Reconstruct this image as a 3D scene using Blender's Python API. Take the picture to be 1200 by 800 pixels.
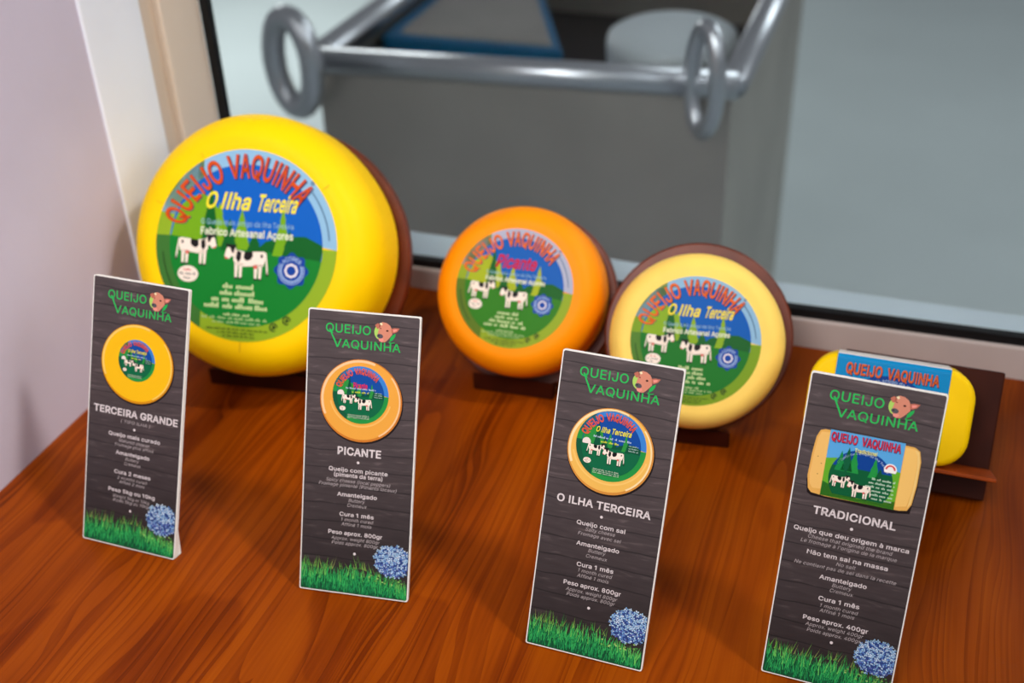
import bpy, bmesh, math, random
from mathutils import Vector, Matrix
random.seed(7)
S = bpy.context.scene
for o in list(bpy.data.objects): bpy.data.objects.remove(o)
COL = S.collection

# ------------------------------------------------------------------ camera
cam = bpy.data.cameras.new('camera'); camo = bpy.data.objects.new('camera', cam); COL.objects.link(camo)
camo.location = (0.627725, -0.835983, 0.597391)
camo.rotation_euler = (0.988062, 0.027661, 0.326756)
cam.sensor_width = 36; cam.lens = 36 * 1370.04 / 1200
cam.clip_start = .01
cam.dof.use_dof = True; cam.dof.focus_distance = .755; cam.dof.aperture_fstop = 4.4
S.camera = camo

# ------------------------------------------------------------------ world, lamps, exposure
w = bpy.data.worlds.new('world'); S.world = w; w.use_nodes = True
w.node_tree.nodes['Background'].inputs[0].default_value = (.84, .86, .92, 1)
w.node_tree.nodes['Background'].inputs[1].default_value = .22
S.view_settings.view_transform = 'Standard'; S.view_settings.look = 'None'
S.view_settings.exposure = 0; S.view_settings.gamma = 1; S.view_settings.use_curve_mapping = False

def lamp(name, kind, loc, target, energy, color, **kw):
    d = bpy.data.lights.new(name, kind); o = bpy.data.objects.new(name, d); COL.objects.link(o)
    o.location = loc
    o.rotation_euler = (Vector(target) - Vector(loc)).to_track_quat('-Z', 'Y').to_euler()
    d.energy = energy; d.color = color
    for k, v in kw.items(): setattr(d, k, v)
    return o
# warm ceiling spot at the right, throws the soft card shadows to the left
lamp('ceiling_spot', 'SPOT', (2.20, -.25, 2.60), (.20, -.26, .06), 205, (1, .94, .84),
     shadow_soft_size=.16, spot_size=math.radians(20), spot_blend=1.0)
# daylight of the shop from behind the camera, and an overhead fill added to brighten the middle
lamp('shop_daylight', 'AREA', (.25, -2.0, 1.5), (.2, -.1, .1), 13.5, (.97, .97, 1), shape='RECTANGLE', size=1.6, size_y=1.2)
lamp('overhead_fill', 'AREA', (.34, -1.0, 1.15), (.30, -.2, .05), 9.5, (1, .97, .94), shape='DISK', size=.5)
lamp('side_fill', 'AREA', (2.4, -.55, 1.5), (0, 0, .5), 1.6, (.94, .96, 1), shape='RECTANGLE', size=.8, size_y=.8, spread=math.radians(56))  # added fill that lifts the upper left wall and the window casing
# fill added out of view in the dairy, brightens its floor at left
lamp('dairy_floor_fill', 'AREA', (-2.1, 3.1, .8), (-2.1, 3.0, -1), 36, (.98, 1, .98), size=.9)
lamp('dairy_side_fill', 'AREA', (2.4, 2.6, 1.9), (.8, 1.6, -.8), 28, (.90, .97, 1), size=1.4)  # second added fill, lightens the right side of the tank

# ------------------------------------------------------------------ helpers
def lin(c):
    return tuple(((v / 255) / 12.92 if v / 255 <= .04045 else ((v / 255 + .055) / 1.055) ** 2.4) for v in c) + (1,)

def mat(name, rgb, rough=.5, spec=.5, metal=0, noise=0, nscale=30, bump=0, bscale=80, coat=0):
    m = bpy.data.materials.new(name); m.use_nodes = True
    nt = m.node_tree; b = nt.nodes['Principled BSDF']
    b.inputs['Base Color'].default_value = lin(rgb)
    b.inputs['Roughness'].default_value = rough
    b.inputs['Specular IOR Level'].default_value = spec
    b.inputs['Metallic'].default_value = metal
    b.inputs['Coat Weight'].default_value = coat
    b.inputs['Coat Roughness'].default_value = .15
    tc = nt.nodes.new('ShaderNodeTexCoord')
    if noise:
        n = nt.nodes.new('ShaderNodeTexNoise'); n.inputs['Scale'].default_value = nscale; n.inputs['Detail'].default_value = 4
        nt.links.new(tc.outputs['Object'], n.inputs['Vector'])
        r = nt.nodes.new('ShaderNodeMapRange'); r.inputs[1].default_value = .3; r.inputs[2].default_value = .7
        r.inputs[3].default_value = 1 - noise; r.inputs[4].default_value = 1 + noise
        nt.links.new(n.outputs['Fac'], r.inputs[0])
        mx = nt.nodes.new('ShaderNodeVectorMath'); mx.operation = 'SCALE'; mx.inputs[0].default_value = lin(rgb)[:3]
        nt.links.new(r.outputs[0], mx.inputs['Scale']); nt.links.new(mx.outputs[0], b.inputs['Base Color'])
    if bump:
        n = nt.nodes.new('ShaderNodeTexNoise'); n.inputs['Scale'].default_value = bscale; n.inputs['Detail'].default_value = 3
        nt.links.new(tc.outputs['Object'], n.inputs['Vector'])
        bp = nt.nodes.new('ShaderNodeBump'); bp.inputs['Strength'].default_value = bump; bp.inputs['Distance'].default_value = .002
        nt.links.new(n.outputs['Fac'], bp.inputs['Height']); nt.links.new(bp.outputs[0], b.inputs['Normal'])
    return m

_ink = {}
def ink(*rgb):
    """printing ink of one flat colour"""
    if rgb not in _ink: _ink[rgb] = mat('ink_%02x%02x%02x' % rgb, rgb, .45, .14)
    return _ink[rgb]

def ramp(nt, fac, stops):
    r = nt.nodes.new('ShaderNodeValToRGB'); e = r.color_ramp.elements
    while len(e) < len(stops): e.new(.5)
    for el, (p, c) in zip(e, stops): el.position = p; el.color = lin(c)
    nt.links.new(fac, r.inputs[0]); return r

def math_node(nt, op, a, b=None, c=None):
    n = nt.nodes.new('ShaderNodeMath'); n.operation = op
    for i, v in enumerate((a, b, c)):
        if v is None: continue
        if isinstance(v, (int, float)): n.inputs[i].default_value = v
        else: nt.links.new(v, n.inputs[i])
    return n.outputs[0]

class MB:
    """collects polygons, then links them as one mesh object"""
    def __init__(s): s.v = []; s.f = []; s.m = []; s.sm = []
    def add(s, vs, fs, m=0, smooth=False):
        k = len(s.v); s.v += [tuple(v) for v in vs]
        for f in fs: s.f.append([i + k for i in f]); s.m.append(m); s.sm.append(smooth)
        return s
    def box(s, x0, x1, y0, y1, z0, z1, m=0):
        vs = [(x, y, z) for x in (x0, x1) for y in (y0, y1) for z in (z0, z1)]
        return s.add(vs, [(0,1,3,2),(4,6,7,5),(0,4,5,1),(2,3,7,6),(0,2,6,4),(1,5,7,3)], m)
    def prism(s, poly, axis, a, b, m=0):
        """extrude a 2D outline (the other two axes in order) along axis"""
        def p(q, t):
            q = list(q); q.insert('xyz'.index(axis), t); return q
        n = len(poly)
        return s.add([p(q, a) for q in poly] + [p(q, b) for q in poly],
                     [list(range(n))[::-1], list(range(n, 2*n))] + [(i, (i+1) % n, n+(i+1) % n, n+i) for i in range(n)], m)
    def loft(s, rings, m=0, cap0=True, cap1=True, smooth=True):
        n = len(rings[0]); vs = [v for r in rings for v in r]
        fs = [(j*n+i, j*n+(i+1) % n, (j+1)*n+(i+1) % n, (j+1)*n+i) for j in range(len(rings)-1) for i in range(n)]
        s.add(vs, fs, m, smooth); k = len(s.v) - len(vs)
        if cap0: s.f.append([k+i for i in range(n)][::-1]); s.m.append(m); s.sm.append(smooth)
        if cap1: s.f.append([k+(len(rings)-1)*n+i for i in range(n)]); s.m.append(m); s.sm.append(smooth)
        return s
    def build(s, name, mats, parent=None, bevel=0, segs=2):
        me = bpy.data.meshes.new(name); me.from_pydata(s.v, [], s.f); me.validate(clean_customdata=False)
        if not isinstance(mats, (list, tuple)): mats = [mats]
        for m in mats: me.materials.append(m)
        if len(me.polygons) == len(s.f):
            for p, mi, sm in zip(me.polygons, s.m, s.sm): p.material_index = mi; p.use_smooth = sm
        bm = bmesh.new(); bm.from_mesh(me)
        if not getattr(s, 'flat', False): bmesh.ops.recalc_face_normals(bm, faces=bm.faces)
        bm.to_mesh(me); bm.free()
        o = bpy.data.objects.new(name, me); COL.objects.link(o)
        if parent: o.parent = parent
        if bevel:
            b = o.modifiers.new('bevel', 'BEVEL'); b.width = bevel; b.segments = segs; b.limit_method = 'ANGLE'; b.angle_limit = math.radians(35)
        return o

def tag(o, label=None, cat=None, group=None, kind=None):
    if label: o['label'] = label
    if cat: o['category'] = cat
    if group: o['group'] = group
    if kind: o['kind'] = kind
    return o

def empty(name, loc=(0,0,0), M=None):
    o = bpy.data.objects.new(name, None); COL.objects.link(o); o.empty_display_size = .02
    o.matrix_world = M if M else Matrix.Translation(loc)
    return o

# ---- flat lettering and printed pictures
# outlines of the letters used (advance width, closed contours x,y,x,y.. in thousandths of an em; clockwise = solid, counter-clockwise = hole)
GLYPHS = {
    ' ': (188, []),
    "'": (206, [[78,318,70,509,136,509,128,318]]),
    '(': (273, [[89,207,101,324,132,441,177,539,236,539,191,428,161,313,151,207,160,115,188,16,236,-96,177,-96,111,55]]),
    ')': (273, [[37,-96,86,18,113,116,122,207,112,313,82,428,37,539,97,539,142,441,173,323,184,207,161,53,97,-96]]),
    '.': (188, [[95,-4,63,9,50,41,63,73,95,87,128,73,141,41,128,9]]),
    '0': (453, [[227,-7,174,1,130,24,95,62,69,113,53,178,48,254,53,330,69,395,95,447,130,484,174,508,227,516,279,508,323,484,358,447,384,395,400,330,405,254,400,178,384,113,359,62,323,24,279,1],[227,50,261,56,290,74,330,144,344,254,330,365,290,435,261,453,227,460,192,453,163,435,123,365,109,254,123,144,163,74,192,56]]),
    '1': (330,[[216,509,216,0,152,0,152,440,30,354,30,423,138,509]]),
    '2': (453, [[64,0,64,47,234,229,282,282,311,327,320,371,308,419,273,449,224,460,172,447,139,413,127,362,66,362,86,442,143,496,225,516,306,497,361,445,381,372,371,318,336,259,267,180,153,60,153,57,389,57,389,0]]),
    '4': (453, [[40,105,40,158,247,509,311,509,109,166,109,163,413,163,413,105],[282,0,282,121,282,146,282,318,343,318,343,0]]),
    '5': (453, [[221,-7,140,11,83,60,60,130,122,130,138,89,173,60,221,50,276,64,314,104,328,162,314,221,275,262,218,277,167,268,128,246,67,253,96,509,366,509,366,452,151,452,134,301,136,301,178,325,229,334,294,321,345,285,379,231,391,163,369,76,309,15,268,-1]]),
    '8': (453, [[226,-7,136,11,74,62,52,135,65,195,101,241,153,265,153,267,119,282,93,308,76,342,70,380,90,450,146,498,226,516,306,498,361,450,382,380,359,308,333,282,300,267,300,265,351,241,387,195,401,135,395,96,378,62,317,11],[226,49,285,60,323,91,337,139,322,189,283,223,226,235,169,223,130,189,115,139,129,91,167,60],[226,290,274,300,307,330,319,376,308,420,275,449,226,460,177,449,145,420,133,376,145,330,178,300]]),
    'A': (480, [[16,0,201,509,276,509,463,0,395,0,287,302,264,372,232,478,245,478,213,371,191,302,85,0],[110,142,110,199,370,199,370,142]]),
    'B': (456, [[60,0,60,509,241,509,329,491,381,442,398,374,387,320,356,286,315,267,315,262,363,245,402,203,418,136,400,67,344,18,247,0],[125,57,245,57,296,63,330,80,349,105,355,137,342,184,306,218,248,231,125,231],[125,285,238,285,288,296,323,326,336,372,330,403,313,429,283,446,240,452,125,452]]),
    'C': (510, [[267,-7,205,1,150,25,104,63,70,115,48,179,40,254,48,329,70,393,104,445,150,484,205,508,267,516,340,504,402,471,448,418,473,348,408,348,389,395,357,428,315,449,267,456,223,450,184,432,150,403,125,364,109,314,103,254,109,194,125,145,151,105,184,76,223,59,267,53,315,60,357,81,389,114,408,160,473,160,448,91,402,38,341,5]]),
    'D': (502, [[219,0,96,0,96,57,215,57,272,63,318,81,354,110,379,149,399,255,379,361,354,399,320,428,275,446,221,452,93,452,93,509,225,509,294,501,353,478,399,441,433,391,455,329,462,255,455,181,433,119,398,68,351,31,291,8],[125,509,125,0,60,0,60,509]]),
    'E': (419, [[60,0,60,509,372,509,372,452,125,452,125,286,355,286,355,229,125,229,125,57,375,57,375,0]]),
    'F': (410, [[60,0,60,509,369,509,369,452,125,452,125,278,346,278,346,221,125,221,125,0]]),
    'G': (520, [[269,-7,205,1,149,25,104,64,69,116,47,179,40,254,47,329,69,393,103,445,149,484,203,508,265,516,340,504,403,469,449,416,474,349,408,349,387,393,356,427,315,448,265,456,222,450,183,432,150,404,125,364,109,314,103,254,109,194,125,145,151,105,184,76,224,59,269,53,345,71,396,123,415,202,434,199,283,199,283,256,478,256,478,200,471,141,451,91,419,50,377,19,326,0]]),
    'H': (517, [[60,0,60,509,125,509,125,289,392,289,392,509,457,509,457,0,392,0,392,232,125,232,125,0]]),
    'I': (210, [[74,0,74,509,136,509,136,0]]),
    'J': (396, [[185,-7,124,3,75,33,44,81,33,145,33,173,98,173,98,145,104,104,122,74,149,56,185,50,220,56,248,74,266,104,272,145,272,509,336,509,336,145,326,81,294,33,246,3]]),
    'L': (393, [[60,0,60,509,125,509,125,57,361,57,361,0]]),
    'M': (628, [[60,0,60,509,152,509,277,187,287,159,299,123,311,84,322,49,307,49,318,83,330,121,342,158,352,187,476,509,568,509,568,0,504,0,504,291,504,327,505,369,506,413,507,457,513,457,498,409,482,363,467,322,456,291,342,0,286,0,170,291,159,321,145,361,129,408,112,457,119,457,120,416,121,372,122,328,122,291,122,0]]),
    'N': (523, [[60,0,60,509,136,509,343,183,363,151,388,107,414,55,405,54,401,108,399,157,399,195,399,509,463,509,463,0,387,0,202,290,177,331,148,381,108,452,119,454,122,384,124,328,125,291,125,0]]),
    'O': (533, [[267,-7,205,1,150,25,105,63,70,115,48,179,40,254,48,329,70,393,105,445,150,484,205,508,267,516,329,508,384,484,429,445,464,393,486,329,493,254,486,179,464,115,429,63,384,25,329,1],[267,53,310,59,349,76,383,105,408,144,425,194,430,254,425,314,408,365,383,404,349,433,310,450,267,456,223,450,184,433,151,404,125,364,109,314,103,254,109,194,125,144,151,105,184,76,223,59]]),
    'P': (445, [[60,0,60,509,235,509,289,503,332,487,366,462,390,430,409,348,390,265,366,233,332,207,289,191,235,186,109,186,109,242,233,242,297,256,333,294,344,348,333,402,297,439,232,452,125,452,125,0]]),
    'Q': (533, [[245,159,313,159,369,85,384,65,468,-48,401,-48,346,27,331,46],[267,-7,205,1,150,25,105,63,70,115,48,179,40,254,48,329,70,393,105,445,150,484,205,508,267,516,329,508,384,484,429,445,464,393,486,329,493,254,486,179,464,115,429,63,384,25,329,1],[267,53,310,59,349,76,383,105,408,144,425,194,430,254,425,314,408,365,383,404,349,433,310,450,267,456,223,450,184,433,151,404,125,364,109,314,103,254,109,194,125,144,151,105,184,76,223,59]]),
    'R': (449, [[60,0,60,509,236,509,333,489,367,465,390,433,409,352,390,271,367,240,333,217,236,198,96,198,96,255,234,255,298,267,334,300,345,352,334,405,298,440,233,452,125,452,125,0],[353,0,230,229,303,229,428,0]]),
    'S': (447, [[224,-9,128,9,64,60,38,137,104,137,123,88,166,59,224,49,286,60,329,92,346,139,332,179,296,205,245,222,184,239,128,260,86,289,60,326,52,372,58,413,75,448,138,498,227,516,316,498,377,449,401,378,337,378,326,412,302,437,267,453,225,459,167,448,129,418,115,376,131,334,169,308,212,293,264,279,312,264,359,238,395,198,408,139,386,64,323,11]]),
    'T': (449, [[32,452,32,509,417,509,417,452,257,452,257,0,193,0,193,452]]),
    'U': (517, [[259,-8,203,-2,154,15,114,43,85,80,66,124,60,173,60,509,124,509,124,178,141,113,187,68,259,52,331,68,377,113,393,178,393,509,457,509,457,173,451,124,433,80,403,43,363,15,315,-2]]),
    'V': (480, [[204,0,16,509,84,509,192,206,215,137,248,31,235,31,267,138,290,206,395,509,463,509,278,0]]),
    'W': (686, [[155,0,16,509,82,509,163,196,175,145,187,94,197,40,189,40,200,94,211,145,224,196,306,509,380,509,462,196,474,145,486,94,497,40,488,40,499,94,510,145,523,196,603,509,670,509,530,0,455,0,368,323,351,391,336,475,350,475,335,395,318,323,230,0]]),
    'a': (389, [[160,-9,94,5,48,45,30,108,43,161,78,193,125,211,178,220,234,227,265,235,276,255,276,257,267,297,240,322,196,331,149,322,118,301,100,274,41,291,79,346,133,375,194,384,239,379,286,360,322,320,337,251,337,0,277,0,277,52,272,52,252,25,215,1],[170,45,228,59,263,93,276,138,276,190,259,182,231,176,200,171,175,168,134,159,103,139,92,105,102,72,130,52]]),
    'b': (424, [[229,-8,172,4,138,31,118,59,112,59,112,0,53,0,53,509,114,509,114,319,118,319,137,346,171,373,229,384,274,378,313,361,345,332,370,293,390,189,370,84,346,45,313,16,274,-2],[220,47,279,66,316,117,328,189,316,261,280,311,220,330,161,312,125,263,113,189,125,115,162,65]]),
    'c': (396, [[207,-8,159,-2,117,16,82,46,56,85,40,133,34,187,40,243,56,291,82,330,117,360,159,378,207,384,260,377,305,356,340,322,362,277,303,262,290,289,270,311,242,325,207,330,145,310,108,258,96,187,108,117,145,66,207,46,243,52,271,66,292,89,304,117,363,102,341,56,306,21,261,-1]]),
    'd': (424, [[195,-8,151,-2,111,16,79,45,55,84,34,189,55,293,79,332,112,361,151,378,196,384,253,373,287,346,306,319,311,319,311,509,372,509,372,0,313,0,313,59,307,59,287,31,252,4],[205,47,263,65,299,115,312,189,300,263,263,312,205,330,145,311,108,261,96,189,109,117,145,66]]),
    'e': (404, [[212,-8,161,-2,117,16,82,46,56,85,34,187,55,290,81,329,115,359,157,378,205,384,266,374,319,341,357,282,371,194,371,169,97,169,110,106,151,61,212,46,254,53,285,73,306,105,365,91,335,39,283,4],[98,221,309,221,298,269,263,314,205,330,146,313,109,270]]),
    'f': (254, [[228,379,228,327,6,327,6,379],[81,0,81,432,96,486,135,519,187,530,222,527,243,521,227,468,215,472,195,474,154,460,142,419,142,0]]),
    'g': (425, [[207,-151,134,-140,82,-110,51,-69,101,-41,122,-66,154,-88,207,-97,249,-92,282,-75,304,-47,311,-6,311,68,306,68,287,41,252,16,195,5,113,27,80,53,55,90,39,136,34,191,55,293,80,332,112,361,152,378,196,384,253,373,288,346,308,319,313,319,313,379,372,379,372,-9,367,-54,350,-90,291,-136],[205,59,264,75,300,121,312,193,300,264,264,312,205,330,145,312,109,262,96,193,109,123,145,76]]),
    'h': (410, [[114,227,114,0,53,0,53,509,114,509,114,287,102,287,124,332,152,362,187,379,227,384,295,369,341,321,357,240,357,0,296,0,296,235,290,275,273,304,246,323,210,329,161,317,126,283]]),
    'i': (167, [[53,0,53,379,114,379,114,0],[84,443,54,455,41,483,54,512,84,524,114,512,126,483,114,455]]),
    'j': (167, [[53,379,114,379,114,-30,102,-90,65,-129,4,-143,-10,-143,-10,-87,2,-87,40,-72,53,-29],[83,443,53,455,41,483,53,512,83,524,114,512,126,483,114,455]]),
    'k': (381, [[110,137,110,212,121,212,284,379,360,379,184,199,177,199],[53,0,53,509,114,509,114,0],[294,0,148,186,191,229,372,0]]),
    'l': (190, [[64,0,64,509,125,509,125,0]]),
    'm': (610, [[53,0,53,379,112,379,112,295,108,295,132,346,172,376,219,386,257,380,287,361,321,295,312,295,337,343,381,375,437,386,497,372,541,328,557,255,557,0,496,0,496,254,490,289,473,313,419,330,374,320,345,290,335,247,335,0,274,0,274,260,269,288,253,311,199,330,158,320,126,289,114,238,114,0]]),
    'n': (410, [[114,227,114,0,53,0,53,379,112,379,112,287,102,287,124,332,152,362,187,379,227,384,295,369,341,321,357,240,357,0,296,0,296,235,290,275,273,304,246,323,210,329,161,317,126,283]]),
    'o': (415, [[207,-8,159,-2,117,16,82,46,56,85,40,133,34,187,40,243,56,291,82,330,117,360,159,378,207,384,256,378,299,360,333,330,359,291,376,243,381,187,376,133,359,85,333,46,299,16,256,-2],[207,46,270,66,307,117,319,187,307,258,270,310,207,330,145,310,108,258,96,187,108,117,145,66]]),
    'p': (424, [[53,-143,53,379,112,379,112,319,118,319,137,346,171,373,229,384,274,378,313,361,345,332,370,293,390,189,370,84,346,45,313,16,274,-2,229,-8,173,4,138,31,118,59,114,59,114,-143],[220,47,279,66,316,117,328,189,316,261,280,311,220,330,161,312,125,263,113,189,125,115,162,65]]),
    'q': (424, [[372,-143,311,-143,311,59,306,59,287,31,252,4,195,-8,151,-2,111,16,79,45,55,84,34,189,55,293,79,332,112,361,151,378,196,384,253,373,287,346,307,319,313,319,313,379,372,379],[205,47,263,65,299,115,312,189,300,263,263,312,205,330,145,311,108,261,96,189,109,117,145,66]]),
    'r': (259, [[53,0,53,379,112,379,112,321,115,321,152,367,213,385,229,384,243,384,243,322,230,324,207,326,159,315,126,284,114,237,114,0]]),
    's': (365, [[182,-8,112,3,62,38,36,94,94,107,124,60,181,45,244,62,268,103,254,136,212,155,149,170,72,208,53,237,47,274,65,332,115,370,187,384,254,372,299,339,324,290,268,277,243,316,187,333,131,317,109,277,124,243,172,223,229,209,306,171,325,142,331,107,312,47,260,6]]),
    't': (227, [[204,379,204,327,6,327,6,379],[65,471,126,471,126,98,136,61,170,50,185,51,202,54,213,2,192,-3,168,-4,125,2,92,21,72,52,65,93]]),
    'u': (410, [[182,-5,115,11,69,59,53,139,53,379,114,379,114,144,119,105,137,75,164,56,200,50,249,62,283,97,296,153,296,379,357,379,357,0,298,0,298,92,307,92,286,47,257,17]]),
    'v': (389, [[163,0,17,379,84,379,165,155,187,87,206,21,184,21,203,87,224,155,305,379,371,379,226,0]]),
    'w': (567, [[138,0,23,379,87,379,133,214,154,137,175,41,165,41,186,135,206,214,252,379,316,379,362,214,382,136,402,41,391,41,413,135,434,214,480,379,545,379,429,0,368,0,319,172,305,225,291,280,277,338,291,338,277,280,263,225,248,172,199,0]]),
    'x': (372,[[22,0,282,378,352,378,92,0],[92,378,352,0,282,0,22,378]]),
    'y': (389, [[47,-139,61,-86,71,-87,104,-89,130,-74,151,-36,163,-1,17,379,84,379,165,155,187,87,206,21,184,21,202,87,224,155,305,379,371,379,204,-58,177,-107,139,-136,91,-145,65,-143]]),
    'Ç': (510, [[267,-7,205,1,150,25,104,63,70,115,48,179,40,254,48,329,70,393,104,445,150,484,205,508,267,516,340,504,402,471,448,418,473,348,408,348,389,395,357,428,315,449,267,456,223,450,184,432,150,403,125,364,109,314,103,254,109,194,125,145,151,105,184,76,223,59,267,53,315,60,357,81,389,114,408,160,473,160,448,91,402,38,341,5],[228,-146,228,-110,268,-110,294,-105,302,-88,294,-71,268,-66,240,-66,251,13,283,13,283,-3,283,-33,332,-47,348,-88,343,-114,328,-132,269,-146]]),
    'à': (389, [[160,-9,94,5,48,45,30,108,43,161,78,193,125,211,178,220,234,227,265,235,276,255,276,257,267,297,240,322,196,331,149,322,118,301,100,274,41,291,79,346,133,375,194,384,239,379,286,360,322,320,337,251,337,0,277,0,277,52,272,52,252,25,215,1],[170,45,228,59,263,93,276,138,276,190,259,182,231,176,200,171,175,168,134,159,103,139,92,105,102,72,130,52],[165,429,99,529,168,529,215,429]]),
    'ã': (389, [[160,-9,94,5,48,45,30,108,43,161,78,193,125,211,178,220,234,227,265,235,276,255,276,257,267,297,240,322,196,331,149,322,118,301,100,274,41,291,79,346,133,375,194,384,239,379,286,360,322,320,337,251,337,0,277,0,277,52,272,52,252,25,215,1],[170,45,228,59,263,93,276,138,276,190,259,182,231,176,200,171,175,168,134,159,103,139,92,105,102,72,130,52],[234,446,209,450,186,460,166,470,151,475,138,466,133,448,90,448,104,498,121,513,145,518,170,514,191,504,210,494,227,490,240,496,247,517,288,517,273,466]]),
    'ç': (396, [[207,-8,159,-2,117,16,82,46,56,85,40,133,34,187,40,243,56,291,82,330,117,360,159,378,207,384,260,377,305,356,340,322,362,277,303,262,290,289,270,311,242,325,207,330,145,310,108,258,96,187,108,117,145,66,207,46,243,52,271,66,292,89,304,117,363,102,341,56,306,21,261,-1],[169,-143,169,-107,210,-107,236,-102,243,-84,236,-67,210,-62,182,-62,192,16,224,16,224,0,224,-29,273,-44,289,-85,284,-111,270,-129,210,-143]]),
    'é': (404, [[212,-8,161,-2,117,16,82,46,56,85,34,187,55,290,81,329,115,359,157,378,205,384,266,374,319,341,357,282,371,194,371,169,97,169,110,106,151,61,212,46,254,53,285,73,306,105,365,91,335,39,283,4],[98,221,309,221,298,269,263,314,205,330,146,313,109,270],[177,429,225,529,293,529,227,429]]),
    'ê': (404, [[212,-8,161,-2,117,16,82,46,56,85,34,187,55,290,81,329,115,359,157,378,205,384,266,374,319,341,357,282,371,194,371,169,97,169,110,106,151,61,212,46,254,53,285,73,306,105,365,91,335,39,283,4],[98,221,309,221,298,269,263,314,205,330,146,313,109,270],[155,435,95,435,95,438,175,529,233,529,313,438,313,435,252,435,204,495]]),
}

from mathutils.geometry import tessellate_polygon
CAP = max(GLYPHS['H'][1][0][1::2])/1000
def _area(p): return sum(a[0]*b[1] - b[0]*a[1] for a, b in zip(p, p[1:] + p[:1]))/2
def _grow(p, d):
    """move a closed contour outwards (for clockwise outlines) by d"""
    out = []; n = len(p)
    for i in range(n):
        a, b, c = Vector(p[i-1]), Vector(p[i]), Vector(p[(i+1) % n])
        d1 = (b-a).normalized(); d2 = (c-b).normalized(); n1 = Vector((-d1.y, d1.x)); n2 = Vector((-d2.y, d2.x))
        m = n1 + n2
        m = m/max(.35, m.length_squared/2) if m.length > 1e-6 else n1
        out.append((b.x + m.x*d, b.y + m.y*d))
    return out
def _inside(q, p):
    r = False; x, y = q
    for (x0, y0), (x1, y1) in zip(p, p[1:] + p[:1]):
        if (y0 > y) != (y1 > y) and x < (x1-x0)*(y-y0)/(y1-y0) + x0: r = not r
    return r
_gc = {}
def glyph(ch, off):
    if (ch, off) in _gc: return _gc[(ch, off)]
    cs = [[(c[i]/1000, c[i+1]/1000) for i in range(0, len(c), 2)] for c in GLYPHS[ch][1]]
    V, F = [], []
    for o in [c for c in cs if _area(c) < 0]:
        loops = [_grow(o, off)] + [_grow(h, off) for h in cs if _area(h) > 0 and _inside(h[0], o)]
        flat = [q for l in loops for q in l]; k = len(V); V += flat
        for t in tessellate_polygon([[Vector((x, y, 0)) for x, y in l] for l in loops]):
            a, b, c = (flat[i] for i in t)
            ar = (b[0]-a[0])*(c[1]-a[1]) - (b[1]-a[1])*(c[0]-a[0])
            if abs(ar) > 1e-9: F.append([k+i for i in (t if ar > 0 else t[::-1])])
    _gc[(ch, off)] = (V, F); return V, F
def text2d(s, off=0.0, track=.012):
    v, f, x = [], [], 0.0
    for ch in s:
        gv, gf = glyph(ch, off); k = len(v)
        v += [(a + x, b) for a, b in gv]; f += [[i+k for i in q] for q in gf]
        x += GLYPHS[ch][0]/1000 + track
    return v, f

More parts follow.
